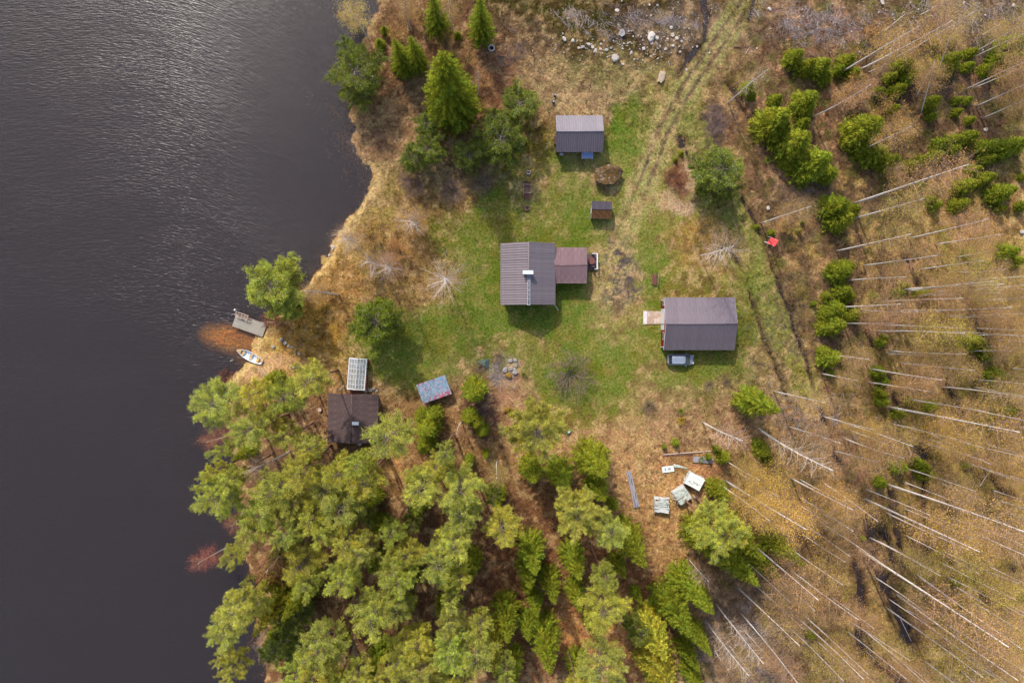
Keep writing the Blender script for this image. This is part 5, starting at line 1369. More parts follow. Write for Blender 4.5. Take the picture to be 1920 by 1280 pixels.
# ------------------------------------------------------------------ car
def build_car(x, y, rz, label):
    car = thing('parked_car', label, 'car', (x, y, gz(x, y) + .02), rz)
    st = [  # x, half width low, shoulder half width, bottom z, shoulder z, deck z, deck half width
     (-2.08, .62, .60, .42, .62, .66, .50), (-2.02, .78, .74, .30, .78, .86, .62), (-1.80, .85, .83, .24, .92, 1.00, .66), (-1.45, .87, .86, .22, .95, 1.06, .66),
     (-.6, .88, .87, .20, .95, 1.06, .66), (.3, .88, .87, .20, .94, 1.04, .66), (.85, .88, .86, .20, .92, .96, .68), (1.40, .87, .84, .22, .84, .90, .66), (1.75, .84, .80, .24, .76, .82, .60), (2.0, .74, .70, .30, .62, .68, .50), (2.10, .58, .54, .38, .50, .54, .40)]
    V, F = [], []
    for X, a, s_, zb_, zs, zd, wd in st:
        V += [(X, -a, zb_), (X, -a * 1.01, (zb_ + zs) / 2), (X, -s_, zs), (X, -wd, zd), (X, 0, zd + .03), (X, wd, zd), (X, s_, zs), (X, a * 1.01, (zb_ + zs) / 2), (X, a, zb_)]
    n = 9
    for i in range(len(st) - 1):
        for k in range(n - 1): F.append([i * n + k, (i + 1) * n + k, (i + 1) * n + k + 1, i * n + k + 1][::-1])
        F.append([i * n, i * n + n - 1, (i + 1) * n + n - 1, (i + 1) * n][::-1])
    F.append(list(range(n))); F.append([(len(st) - 1) * n + k for k in range(n)][::-1])
    body = new_mesh('body', V, F, M['car_paint'], smooth=True); bo = link('body', body, car)
    # cabin: glass ring with roof above
    def ring(x0, x1, w0, w1, z): return [(x0, -w0, z), (x1, -w1, z), (x1, w1, z), (x0, w0, z)]
    lo = [(-1.92, -.70, .98), (-1.92, .70, .98), (1.42, .72, .90), (1.42, -.72, .90)]; hi = [(-1.52, -.56, 1.47), (-1.52, .56, 1.47), (.58, .56, 1.49), (.58, -.56, 1.49)]
    def quad(nm, pts, m):
        c = sum((Vector(p) for p in pts), Vector()) / 4; nrm = (Vector(pts[1]) - Vector(pts[0])).cross(Vector(pts[2]) - Vector(pts[0])).normalized()
        if nrm.dot(c - Vector((-.3, 0, 1.1))) < 0: nrm = -nrm
        b = MB(); V_ = [Vector(p) for p in pts] + [Vector(p) - nrm * .03 for p in pts]
        b.add(V_, [[0, 1, 2, 3], [7, 6, 5, 4], [0, 4, 5, 1], [1, 5, 6, 2], [2, 6, 7, 3], [3, 7, 4, 0]]); return b.build(nm, M[m], car)
    b = MB(); b.add([Vector(p) * .985 for p in lo] + [Vector(p) * .985 for p in hi], [[3, 2, 1, 0], [4, 5, 6, 7], [0, 1, 5, 4], [1, 2, 6, 5], [2, 3, 7, 6], [3, 0, 4, 7]]); b.build('cabin', M['black'], car)
    quad('windscreen', [lo[3], lo[2], hi[2], hi[3]], 'dark_glass'); quad('rear_window', [lo[0], lo[1], hi[1], hi[0]], 'dark_glass')
    for s, (p, q_, r, t) in ((-1, (lo[0], lo[3], hi[3], hi[0])), (1, (lo[1], lo[2], hi[2], hi[1]))):
        for f0, f1 in ((.02, .30), (.33, .62), (.65, .97)):
            P0 = Vector(p).lerp(Vector(q_), f0); P1 = Vector(p).lerp(Vector(q_), f1); P2 = Vector(t).lerp(Vector(r), f1); P3 = Vector(t).lerp(Vector(r), f0)
            quad('side_window', [P0, P1, P2, P3], 'dark_glass')
    # roof slightly domed
    V, F = [], []
    xs = [-1.54, -1.45, -1.0, -.4, .15, .52, .60]; ys = [-.60, -.53, -.3, 0, .3, .53, .60]
    for i, X in enumerate(xs):
        for j, Y in enumerate(ys):
            e = (abs(Y) / .60) ** 6; f = 1 if i in (0, 6) else 0
            V.append((X, Y * (1 - .05 * f), 1.545 - .05 * e - .045 * f - .02 * (X + .5) ** 2))
    for i in range(6):
        for j in range(6): F.append([i * 7 + j, (i + 1) * 7 + j, (i + 1) * 7 + j + 1, i * 7 + j + 1])
    link('roof', new_mesh('roof', V, F, M['car_paint'], smooth=True), car)
    for s in (-1, 1):
        for X in (-1.3, 1.32):
            wh = MB().tube([(X, s * .66, .31), (X, s * .87, .31)], .31, 16).build('wheel', M['black'], car); MB().tube([(X, s * .865, .31), (X, s * .885, .31)], .19, 12).build('rim', M['pale_metal'], wh)
        MB().box((.78, s * .98, .98), (.12, .20, .14)).build('wing_mirror', M['car_paint'], car)
        MB().box((2.0, s * .56, .66), (.18, .26, .10), rz=-s * .5).build('headlight', M['pale_metal'], car)
        MB().box((-2.03, s * .62, .82), (.10, .16, .22)).build('tail_light', M['red_wall'], car)
        MB().box((-.55, s * .50, 1.535), (1.7, .035, .03)).build('roof_rail', M['pale_metal'], car)
    MB().tube([(-1.2, 0, 1.5), (-1.32, 0, 1.66)], .012, 5).build('aerial', M['black'], car); MB().box((-1.05, 0, 1.54), (.12, .06, .03)).build('roof_vent', M['black'], car)
    MB().box((-2.11, 0, .55), (.02, .5, .12)).build('number_plate', M['white_paint'], car); MB().box((1.46, .0, .93), (.05, 1.2, .02)).build('wiper', M['black'], car)
    return car
x, y = g1(1276.3, 674, .8); build_car(x, y, math.radians(.5), 'silver blue hatchback parked nose right below the garage')

# ------------------------------------------------------------------ boat, jetty
def build_boat():
    bx, by = g1(469, 668, .2); rz = math.atan2(*(lambda a, b: (b[1] - a[1], b[0] - a[0]))(g1(493, 680, .3), g1(445.5, 656, .3)))
    t = thing('rowing_boat', 'white wooden rowing boat pulled up at the lake edge below the jetty', 'boat', (bx, by, -.22), rz)
    # local x to the bow (at the water)
    st = [(-2.05, .30, .18), (-1.6, .50, .05), (-.9, .64, 0), (0, .70, -.02), (.9, .62, 0), (1.6, .38, .06), (2.0, .16, .18), (2.2, .02, .34)]
    V, F, Vi, Fi = [], [], [], []
    for X, w_, zb_ in st:
        sh = .48 + .05 * (X / 2) ** 2 + (.12 if X > 1.9 else 0)
        V += [(X, -w_, sh), (X, -w_ * .82, zb_ + .16), (X, -w_ * .35, zb_), (X, w_ * .35, zb_), (X, w_ * .82, zb_ + .16), (X, w_, sh)]
        wi = max(w_ - .035, .005); Vi += [(X, -wi, sh), (X, -wi * .8, zb_ + .2), (X, -wi * .33, zb_ + .05), (X, wi * .33, zb_ + .05), (X, wi * .8, zb_ + .2), (X, wi, sh)]
    for i in range(len(st) - 1):
        for k in range(5): F.append([i * 6 + k, i * 6 + k + 1, (i + 1) * 6 + k + 1, (i + 1) * 6 + k]); Fi.append([i * 6 + k, (i + 1) * 6 + k, (i + 1) * 6 + k + 1, i * 6 + k + 1])
    F.append([0, 1, 2, 3, 4, 5])
    link('hull', new_mesh('hull', V, F, M['boat_red'], smooth=False), t); link('inner_hull', new_mesh('inner_hull', Vi, Fi, M['boat_in']), t)
    for s in (-1, 1):
        b = MB(); b.tube([(X, s * (w_ - .01), .50 + .05 * (X / 2) ** 2 + (.12 if X > 1.9 else 0)) for X, w_, _ in st], .035, 5); b.build('gunwale', M['boat_in'], t)
    for X, w_ in ((-1.35, .9), (-.1, 1.28), (1.2, .98)): MB().box((X, 0, .40), (.24, w_, .035)).build('thwart', M['boat_wood'], t)
    b = MB(); b.add([(1.55, -.38, .56), (1.55, .38, .56), (2.18, 0, .70), (1.55, -.38, .53), (1.55, .38, .53), (2.18, 0, .67)], [[0, 2, 1], [3, 4, 5], [0, 1, 4, 3], [1, 2, 5, 4], [2, 0, 3, 5]]); b.build('bow_deck', M['boat_wood'], t)
    for i in range(6): MB().box((-.9 + i * .3, 0, .10), (.2, .5, .02)).build('floor_board', M['boat_in'], t)
    MB().box((-2.07, 0, .38), (.04, .56, .38)).build('transom', M['boat_in'], t)
    for s in (-1, 1):
        MB().tube([(-1.7, s * .5, .50), (.35, s * .62, .56)], .025, 6).build('oar', M['boat_wood'], t) if s < 0 else None
build_boat()
def pole(px0, py0, px1, py1, z0, z1, r, label, m='pale_wood', name='pole', cat='pole'):
    a = g1(px0, py0, z0); b = g1(px1, py1, z1); za, zb2 = gz(*a), gz(*b)
    mb = MB(); o0 = Vector((a[0], a[1], max(za, WATER_Z) + z0)); 
    pts = [Vector((0, 0, 0)), Vector((b[0] - a[0], b[1] - a[1], max(zb2, WATER_Z) + z1 - o0.z))]
    mb.tube([pts[0], pts[0].lerp(pts[1], .5) + Vector((0, 0, .01)), pts[1]], [r, r * .85, r * .7], 6)
    o = mb.build(name, M[m]); o.location = o0; tag(o, label, cat); return o
pole(489, 689, 500, 702, .08, .1, .05, 'pale pole lying on the straw bank below the rowing boat stern')
pole(485, 691, 496, 703, .06, .06, .04, 'thinner pale pole lying left of another below the rowing boat')
pole(482, 604.3, 541, 604.3, .5, .6, .035, 'long thin pale pole reaching right from the jetty over the grass')
pole(597.5, 787, 574, 804, .6, 1.6, .07, 'leaning brown pole left of the sauna cabin', 'brown_wood')
pole(645, 722, 634, 733, 1.6, .6, .04, 'white slanting pole from greenhouse corner to sauna roof', 'white_paint')
pole(432, 590, 441, 587.5, .2, .25, .05, 'short grey log floating off the jetty corner', 'grey_wood')
pole(430, 677, 436, 674, 0, .02, .06, 'short pale log floating left of the rowing boat', 'pale_wood', 'driftwood', 'log')

D4 = [Vector((*g1(p[0], p[1], .25), 0)) for p in ((443.5, 585), (434.8, 610.5), (492, 630.5), (500, 612))]
u = (D4[2] - D4[1]); rzd = math.atan2(u.y, u.x); dl = u.length; cd = (D4[0] + D4[1] + D4[2] + D4[3]) / 4
JT = thing('jetty', 'pale grey jetty with bench rail sticking out into the lake', 'jetty', (cd.x, cd.y, 0), rzd)
dw = (D4[0] - D4[1]).length * .92
nbd = 13
for i in range(nbd):
    MB().box((0, -dw / 2 + (i + .5) * dw / nbd, .2), (dl, dw / nbd - .006, .07)).build('deck_board', M['dock'], JT)
for sxx in (-.45, -.1, .3):
    for syy in (-.42, .42): MB().tube([(sxx * dl, syy * dw, -2.0), (sxx * dl, syy * dw, .16)], .09, 8).build('pile', M['brown_wood'], JT)
for syy in (-1, 1): MB().box((0, syy * (dw / 2 + .035), .14), (dl, .06, .2)).build('edge_beam', M['brown_wood'], JT)
# bench frame on the far long edge
for k, (yo, zz) in enumerate(((.02, .95), (.30, .62), (.62, .95))):
    MB().box((-dl * .28, dw / 2 - .25 + yo, zz), (dl * .42, .11, .04)).build('bench_rail', M['tan_wood'], JT)
for xo in (-.47, -.38, -.28, -.18, -.09):
    MB().box((dl * xo, dw / 2 + .06, .93), (.07, .62, .05)).build('bench_slat', M['tan_wood'], JT); MB().box((dl * xo, dw / 2 + .02, .55), (.06, .06, .78)).build('bench_leg', M['tan_wood'], JT)
MB().box((-dl * .20, dw / 2 - .5, .30), (dl * .5, .16, .05)).build('bench_step', M['tan_wood'], JT)
x, y = g1(440, 581, 1.9); t = thing('mooring_post', 'white topped mooring post at the outer corner of the jetty', 'post', (x, y, 0))
MB().tube([(0, 0, -1.6), (0, 0, 1.75)], .055, 8).build('post', M['grey_wood'], t); MB().tube([(0, 0, 1.75), (0, 0, 1.83), (0, 0, 1.98)], [.14, .17, .10], 10).build('cap', M['white_paint'], t)

# ------------------------------------------------------------------ rocks
def rock_mesh(name, seed, flat, m, n=2):
    import bmesh
    bm = bmesh.new(); bmesh.ops.create_icosphere(bm, subdivisions=n, radius=1)
    random.seed(seed); o = Vector((random.random() * 9, random.random() * 9, random.random() * 9))
    from mathutils import noise
    for v in bm.verts:
        d = 1 + .55 * noise.noise(v.co * 1.1 + o) + .30 * noise.noise(v.co * 2.7 + o)
        v.co = v.co * d; v.co.z *= flat
        if v.co.z < -.25: v.co.z = -.25
    me = bpy.data.meshes.new(name); bm.to_mesh(me); bm.free(); me.materials.append(M[m]); return me
RK = {m: [rock_mesh('rock', 30 + i, f, m) for i, f in enumerate((.55, .7, .45, .6))] for m in ('rock_white', 'rock_grey', 'rock_moss', 'moss', 'rock_tan')}
ROCKS = []
def rock(px, py, r, ry, m, label=None, grp_=None, rz=None, name='rock', hs=1.0, zone=None):
    x, y = g1(px, py, .2); o = link(name, RK[m][len(ROCKS) % 4], loc=(x, y, gz(x, y) + .04 * r), rz=random.uniform(0, 3) if rz is None else rz)
    k = CAM_H / FPX; f_ = .85 if name == 'rock' else 1 if m == 'rock_moss' else .85; o.scale = (r * k * f_, ry * k * f_, (r + ry) / 2 * k * hs * f_)
    if label: tag(o, label, 'rock', grp_)
    ROCKS.append((o, px, zone, m)); return o
rock(1138, 330, 27, 19, 'rock_moss', 'big moss covered boulder on the lawn below the small cabin', rz=0, name='boulder', hs=.9)
rock(1153, 110, 9.5, 8.5, 'rock_white', 'flat square pale slab of rock below the stone heap', rz=.1, hs=.4, name='boulder')
rock(1240, 145, 8, 13, 'rock_tan', 'tall pale brown boulder between stone heap and track', rz=-.3, hs=.5, name='boulder')
rock(1221, 70, 8, 12, 'rock_white', 'largest pale boulder in the right half of the stone heap', rz=-.4, name='boulder')
rock(1166, 63, 8, 7, 'rock_grey', 'grey boulder in the middle of the stone heap', name='boulder')
rock(951, 768, 7, 8.5, 'moss', 'round moss mound left of the broad olive pine', name='mossy_stone'); rock(966, 775, 8, 7.5, 'moss', 'wider moss mound touching the broad olive pine', name='mossy_stone'); rock(953, 703, 8, 6, 'moss', 'round mossy stone under the white ring of stones', name='mossy_stone')
for p in ((1058,74,6,3.5),(1074,77,5,4),(1093,88,3.5,4),(1104,83,4,3.5),(1111,88,3.5,3.5),(1127,83,3.5,3),(1117,94,3.5,3),(1126,92,3,3),(1137,94,4,3.5),(1115,97,3,3),(1085,90,3,2.5),(1146,90,3,2.5),
          (1157,20,5,4),(1232,72,5,5.5),(1222,81,4,3),(1259,52,4,4),(1261,66,4.5,4),(1252,73,3,3),(1269,72,4,3.5),(1278,78,3.5,3),(1248,92,4,3),(1262,86,3.5,3.5),(1207,91,4,3.5),(1184,99,3.5,2.5),(1168,120,3,3),(1205,113,2.5,2),(1288,130,3,2),(1233,10,3,3),(1218,9,2.5,2),(1276,97,3,3)):
    rock(*p, 'rock_white' if random.random() < .75 else 'rock_grey', zone='in the stone heap above the small cabin')
for p in ((957,676,5,4),(966,675,4.5,4),(968,684,4,5),(965,693,4.5,4),(958,691,5,4.5),(947,693,7,5.5),(966,698,6,5)):
    rock(*p, 'rock_grey', zone='in the stone ring of the flower bed')
for p in ((528,637,5,4),(534,643,4.5,4),(541,648,3.5,3),(547,651,4,3.5),(554,655,2.5,2.5),(512,650,4,3),(561,663,4,3)):
    rock(*p, 'rock_grey', zone='in the stepping stones right of the rowing boat')
for p in ((623,462,4,4),(623,467,3.5,3),(616,478,3,2.5)):
    rock(*p, 'rock_white', zone='on the shore left of the white birch')
for p in ((686,733,4,3.5),(694,731,5,4),(701,729,4,3.5),(706,733,3,3)):
    rock(*p, 'rock_grey', zone='between the greenhouse and the sauna roof edge')
for p in ((1440,390,5,4),(1848,243,5,4),(1807,6,5,3),(1443,17,5,3),(1900,10,5,3),(1655,4,4,6),(1916,435,6,5),(700,743,3,3)):
    rock(*p, 'rock_white', zone='scattered')
zn = {}
for o, px, zone, m in ROCKS:
    if zone: zn.setdefault(zone, []).append((px, o, m))
SCAT = iter(())
for zone, L in zn.items():
    L.sort(key=lambda q: q[0])
    for i, (px, o, m) in enumerate(L):
        if zone == 'scattered':
            tag(o, ['light stone at the sauna steps'  , 'grey stone just above the red chair', 'pale stone right of the track at the top edge', 'white stone in the brushwood at the top edge', 'pale stone at the top edge right of the fallen stem',
                    'pale stone among the low spruces upper right', 'white stone nearest the top right corner', 'pale stone in straw at the right edge'][i], 'rock', 'scattered pale stones')
        else:
            tag(o, ('pale ' if m == 'rock_white' else 'grey ') + 'stone, ' + ORD[i] + ' from left ' + zone, 'rock', 'stones ' + zone)
rb = MB(); random.seed(5)
for i in range(520):
    c_ = random.choice(((1110, 90, 45, 12), (1245, 80, 45, 22), (1175, 100, 50, 16), (1200, 40, 70, 30), (1760, 30, 130, 30), (1550, 40, 90, 40)))
    px_, py_ = random.gauss(c_[0], c_[2]), random.gauss(c_[1], c_[3])
    if py_ < -30: continue
    x, y = g1(px_, py_); s = random.uniform(.05, .28) ** 1.15; R3 = Matrix.Rotation(random.random() * 3, 3, Vector((random.random(), random.random(), 1)).normalized())
    rb.box((x, y, float(sample_z(np.array([x]), np.array([y]))[0]) + s * .3), (s * 1.5, s, s), mat=R3, taper=.6)
o = rb.build('rubble', M['rock_white']); o['kind'] = 'stuff'; o['label'] = 'small pale stone rubble scattered in the upper clearing'

# ------------------------------------------------------------------ yard things
x, y, a, b_ = rect_px(980.5, 340, 996.5, 371, .8)
SW = thing('garden_swing', 'brown two seat garden glider standing on the lawn left of the hut', 'garden seat', (x, y, gz(x, y)), math.radians(-2))
for s in (-1, 1):
    for i in range(5): MB().box((0, s * (b_ * .5 - .12 - i * .19), .42 + .0 * i), (a - .1, .15, .035)).build('seat_slat', M['red_brown_wood'], SW)
    for i in range(3): MB().box((0, s * (b_ / 2 + .02), .55 + i * .15), (a - .1, .04, .12)).build('backrest_slat', M['red_brown_wood'], SW)
MB().box((0, 0, .72), (a * .62, .5, .04)).build('table_top', M['brown_wood'], SW)
for s in (-1, 1):
    MB().box((s * (a / 2 - .1), .1, 1.22), (.06, b_ * .5, .06)).build('side_rail', M['tan_wood'], SW); MB().box((0, s * b_ * .25 + .1, 1.22), (a - .14, .06, .05)).build('top_bar', M['tan_wood'], SW)
    for s2 in (-1, 1): MB().bar((s * (a / 2 - .1), s2 * b_ * .48, 0), (s * (a / 2 - .1), s2 * b_ * .22 + .1, 1.2), .05).build('leg', M['tan_wood'], SW)
def crate(px, py, s, label, m1, m2, rz=0):
    x, y = g1(px, py, .4); t = thing('wooden_box', label, 'box', (x, y, gz(x, y)), rz)
    for sx in (-1, 1):
        MB().box((sx * s / 2, 0, .2), (.04, s, .4)).build('side', M[m1], t); MB().box((0, sx * s / 2, .2), (s - .045, .04, .4)).build('side', M[m1], t)
    MB().box((0, 0, .12), (s - .06, s - .06, .2)).build('filling', M[m2], t)
crate(991, 323, .5, 'small white edged box above the garden glider', 'white_paint', 'brown_wood', -.1); crate(988.5, 389.5, .62, 'small red brown box below the garden glider', 'tan_wood', 'stain', .1)
x, y, a, b_ = rect_px(1223, 512.5, 1234, 534, .6)
BN = thing('garden_bench', 'narrow red brown bench standing above the concrete ramp', 'bench', (x, y, gz(x, y)))
for i in range(5): MB().box((-a / 2 + .08 + i * .14, 0, .43), (.11, b_ - .1, .035)).build('seat_slat', M['red_brown_wood'], BN)
for i in range(3): MB().box((a / 2 - .04, 0, .56 + i * .14), (.035, b_, .11)).build('backrest_slat', M['tan_wood'] if i == 2 else M['red_brown_wood'], BN)
for sy in (-1, 1):
    for sx in (-1, 1): MB().box((sx * a * .36, sy * b_ * .42, .21), (.06, .06, .42)).build('leg', M['brown_wood'], BN)
# red chair / slatted seat in the scrub
x, y = g1(1448, 453, .7); RC = thing('red_chair', 'bright red slatted seat with white legs at the ditch edge', 'chair', (x, y, gz(x, y)), math.radians(-33))
for i in range(5): MB().box((-.42 + i * .24, 0, .62 + .10 * i), (.20, 1.2, .04), mat=Matrix.Rotation(-.38, 3, 'Y')).build('slat', M['red_paint'], RC)
for s in (-1, 1):
    MB().bar((-.85, s * .5, .02), (-.3, s * .55, .66), .07).build('leg', M['white_paint'], RC); MB().bar((.6, s * .5, 0), (.45, s * .5, 1.0), .07).build('leg', M['white_paint'], RC); MB().bar((-.6, s * .48, .52), (.55, s * .48, .98), .06).build('side_rail', M['white_paint'], RC)
# well ring
x, y = g1(921.5, 89.5, .5); WR = thing('well_ring', 'white rimmed round concrete well ring at the wood edge', 'well', (x, y, gz(x, y)))
V, F = [], []; n = 24
for r_, z_ in ((.50, 0), (.50, .5), (.38, .5), (.38, 0)):
    for k in range(n): t_ = 2 * math.pi * k / n; V.append((r_ * math.cos(t_), r_ * math.sin(t_), z_))
for i in range(3):
    for k in range(n): F.append([i * n + k, i * n + (k + 1) % n, (i + 1) * n + (k + 1) % n, (i + 1) * n + k])
link('ring', new_mesh('ring', V, F, M['pale_concrete'], smooth=False), WR); MB().tube([(0, 0, .03), (0, 0, .06)], .37, 20).build('water', M['dark_glass'], WR)
for px_, py_, lb in ((1041, 178, 'upper of two small black drums above the cabin'), (1038, 190.5, 'lower of two small black drums above the cabin')):
    x, y = g1(px_, py_, .5); t = thing('drum', lb, 'drum', (x, y, gz(x, y)), 0, 'black drums above the cabin')
    MB().tube([(0, 0, 0), (0, 0, .1), (0, 0, .48), (0, 0, .52)], [.2, .22, .22, .2], 12).build('body', M['dark_blue'], t); MB().tube([(0, 0, .52), (0, 0, .55)], .16, 10).build('lid', M['grey_wood'], t)
# green bin / mower
x, y = g1(1066.5, 810, .4); t = thing('push_mower', 'small teal green machine with white top at the pine edge', 'mower', (x, y, gz(x, y)), .9)
MB().box((0, 0, .25), (.75, .5, .2), taper=.85).build('deck', M['bin_green'], t); MB().box((.05, 0, .42), (.32, .28, .18), taper=.8).build('engine', M['white_paint'], t)
for sx in (-.3, .3):
    for sy in (-.27, .27): MB().tube([(sx, sy - .03, .1), (sx, sy + .03, .1)], .1, 10).build('wheel', M['black'], t)
for sy in (-.18, .18): MB().bar((-.35, sy, .3), (-.95, sy, .9), .03).build('handle', M['black'], t)
# tarp
x, y = g1(906, 684, .3); t = MB(); zz = gz(x, y)
t.add([(-1.2, .5, .05), (.5, 1.1, .1), (1.1, .9, .05), (1.0, -1.0, .04), (.2, -.2, .55), (.4, .6, .45), (-.2, .3, .3), (-1.2, .5, -.1), (.5, 1.1, -.1), (1.1, .9, -.1), (1.0, -1.0, -.1)],
      [[0, 6, 1], [1, 6, 5], [1, 5, 2], [2, 5, 3], [5, 4, 3], [6, 4, 5], [0, 4, 6], [0, 3, 4], [0, 1, 8, 7], [1, 2, 9, 8], [2, 3, 10, 9], [3, 0, 7, 10], [7, 8, 9, 10]])
o = t.build('tarpaulin', M['tarp']); o.location = (x, y, zz); o.scale = (.9, .9, 1); tag(o, 'dark green crumpled tarpaulin above the round spruce', 'tarpaulin')
# stump left of the sauna, grill by the shore, rusty plough
x, y = g1(599.5, 768, .4); t = thing('tree_stump', 'grey topped stump left of the sauna cabin', 'stump', (x, y, gz(x, y)))
MB().tube([(0, 0, -.1), (0, 0, .5)], [.42, .33], 12).build('stump', M['brown_wood'], t); MB().tube([(0, 0, .5), (0, 0, .515)], .31, 12).build('cut_face', M['tan_wood'], t)
x, y = g1(551.5, 688, .5); t = thing('fire_barbecue', 'dark red barbecue stand near the stepping stones', 'barbecue', (x, y, gz(x, y)), .5)
MB().box((0, 0, .55), (.95, .55, .12)).build('tray', M['stain'], t); MB().box((.05, 0, .63), (.55, .35, .04)).build('grate', M['grey_wood'], t)
for sx in (-.4, .4):
    for sy in (-.22, .22): MB().bar((sx * 1.1, sy * 1.1, 0), (sx, sy, .5), .04).build('leg', M['black'], t)
x, y = g1(957, 320, .4); t = thing('old_plough', 'rusty dark plough at the edge of the shrubs left of the glider', 'plough', (x, y, gz(x, y)), .95)
MB().bar((-1.0, 0, .35), (.9, 0, .45), .08).build('beam', M['rust'], t); MB().box((.3, .15, .2), (.5, .08, .35), rz=.4).build('blade', M['dark_blue'], t); MB().bar((-.9, .0, .35), (-1.3, .3, .8), .05).build('handle', M['grey_wood'], t)
MB().tube([(.7, -.2, .22), (.7, -.14, .22)], .22, 12).build('wheel', M['rust'], t); MB().bar((.7, -.17, .22), (.7, 0, .4), .05).build('axle', M['rust'], t)

# ------------------------------------------------------------------ board piles
def board_stack(name, label, cat, pts, z, layers, nw, m, top=None, legs=True, jit=.06):
    w = [Vector((*g1(p[0], p[1], z), 0)) for p in pts]; c = sum(w, Vector()) / 4
    a1 = ((w[1] - w[0]) + (w[2] - w[3])) / 2; a2 = ((w[3] - w[0]) + (w[2] - w[1])) / 2
    rz = math.atan2(a1.y, a1.x); L, W = a1.length, a2.length
    t = thing(name, label, cat, (c.x, c.y, gz(c.x, c.y)), rz)
    for k in range(layers):
        zz = .12 + (z - .12) * (k + .5) / layers
        for i in range(nw):
            ll = L * random.uniform(.86, 1.0)
            MB().box((random.uniform(-1, 1) * (L - ll) / 2, -W / 2 + (i + .5) * W / nw, zz), (ll, W / nw - .02, (z - .12) / layers - .01), rz=random.uniform(-jit, jit) * .55).build('board', M[m], t)
    for s in (-.35, .35): MB().box((s * L, 0, .05), (.12, W * .9, .12)).build('bearer', M['brown_wood'], t)
    return t, L, W
t, L, W = board_stack('board_stack', 'long narrow stack of silver grey boards in the straw clearing', 'boards', ((1182.5, 881), (1199, 950), (1190, 954), (1175, 884)), .45, 3, 4, 'grey_wood')
for xx, ww_ in ((-1.2, .09), (1.0, .12), (2.1, .07)): MB().box((xx, .22 * random.uniform(-1, 1), .47), (1.1, ww_, .02), rz=random.uniform(-.12, .12)).build('dark_board', M['dark_deck'], t)
t, L, W = board_stack('board_stack', 'low grey board pile with a sapling growing over it', 'boards', ((1299, 856), (1338, 857), (1338, 868), (1300, 867)), .35, 2, 5, 'grey_wood')
t, L, W = board_stack('board_stack', 'square pile of boards under white panel with dark red stains', 'boards', ((1293.5, 884), (1321, 898), (1311.5, 920), (1284.5, 906)), 1.5, 6, 6, 'white_board', jit=.2)
for i in range(5): MB().box((0, -W / 2 + (i + .5) * W / 5, 1.53 + .004 * i), (L * 1.02, W / 5 - .01, .03), rz=random.uniform(-.02, .02)).build('cover_panel', M['white_panel'], t)
random.seed(77)
for i in range(26):
    row = i % 4; MB().box((-.15 + random.gauss(0, .42), -.10 - row * .13 + random.gauss(0, .02), 1.568), (random.uniform(.08, .26), .05, .004)).build('stain', M['stain'], t)
for i in range(12): MB().box((-.6 + i * .11, W * .28 + random.gauss(0, .02), 1.568), (.08, .03, .004)).build('stain', M['dark_blue'], t)
t, L, W = board_stack('board_stack', 'middle pile with green sheets and white boards at its rim', 'boards', ((1259, 924), (1283, 911), (1298, 932), (1277, 948)), 1.3, 6, 5, 'white_board', jit=.3)
for s in (-1, 1): MB().box((s * .02, s * W * .24, 1.33), (L * .92, W * .42, .04)).build('green_sheet', M['green_paint'], t)
MB().box((0, -.02, 1.37), (L, .10, .04)).build('batten', M['white_board'], t); MB().box((-L * .2, -.24, 1.36), (L * .6, .12, .03)).build('batten', M['rust'], t)
for i in range(9): MB().tube([(-L / 2 - random.uniform(.1, .6), random.gauss(0, .6), .9), (-L / 2 + .4, random.gauss(0, .4), 1.35)], .03, 5).build('stick', M['pale_wood'], t)
t, L, W = board_stack('board_stack', 'left collapsed pile of white boards with green scraps', 'boards', ((1225, 932), (1252, 936), (1258, 958), (1230, 962)), 1.2, 5, 9, 'white_board', jit=.5)
for i in range(5): MB().box((random.uniform(-.1, .5), -.1 + i * .18, 1.24 + .03 * i), (random.uniform(1.0, 1.7), .22, .03), rz=random.uniform(-.35, .25)).build('green_sheet', M['green_paint'], t)
for i in range(14):
    an = math.pi * (.6 + .8 * i / 14); MB().tube([(math.cos(an) * L * .62, math.sin(an) * W * .6, random.uniform(.3, .9)), (math.cos(an) * L * .35, math.sin(an) * W * .35 + .4, 1.25)], .035, 5).build('stick', M['pale_wood'], t)
for i in range(8): MB().box((0.1, -W * .5 + .1 + i * .07, 1.15 - i * .0), (L * random.uniform(.75, 1), .05, .05), rz=random.uniform(-.12, .12)).build('white_batten', M['white_panel'], t)
x, y, a, b_ = rect_px(1242, 874, 1264, 885, .3); t = thing('white_board', 'white rectangular board with smudged blue print lying in the clearing', 'board', (x, y, gz(x, y)), .12)
MB().box((0, 0, .2), (a, b_, .1)).build('panel', M['white_panel'], t); MB().box((-.45, 0, .255), (.22, .45, .006)).build('print_mark', M['print'], t); MB().box((.18, .02, .255), (.5, .36, .006)).build('print_mark', M['grey_wood'], t); MB().box((0, 0, .07), (a * .8, .1, .14)).build('bearer', M['brown_wood'], t)
b = MB(); pts = [Vector((*g1(px_, py_, .2), 0)) for px_, py_ in ((1263, 873), (1268, 874), (1276, 875), (1284, 877), (1290, 879))]; o0 = pts[0].copy()
b.tube([p - o0 + Vector((0, 0, .15)) for p in pts], [.35, .28, .2, .14, .05], 6); o = b.build('curved_sheet', M['green_paint']); o.location = (o0.x, o0.y, gz(o0.x, o0.y) - .02); o.scale = (1, 1, .6); tag(o, 'curled grey green sheet lying right of the white printed board', 'sheet')
pole(1245, 852, 1333, 845, .15, .15, .08, 'upper long grey log above the low board pile', 'log', 'log', 'log'); pole(1243, 855, 1300, 852, .1, .12, .07, 'lower long brown log above the low board pile', 'brown_wood', 'log', 'log')
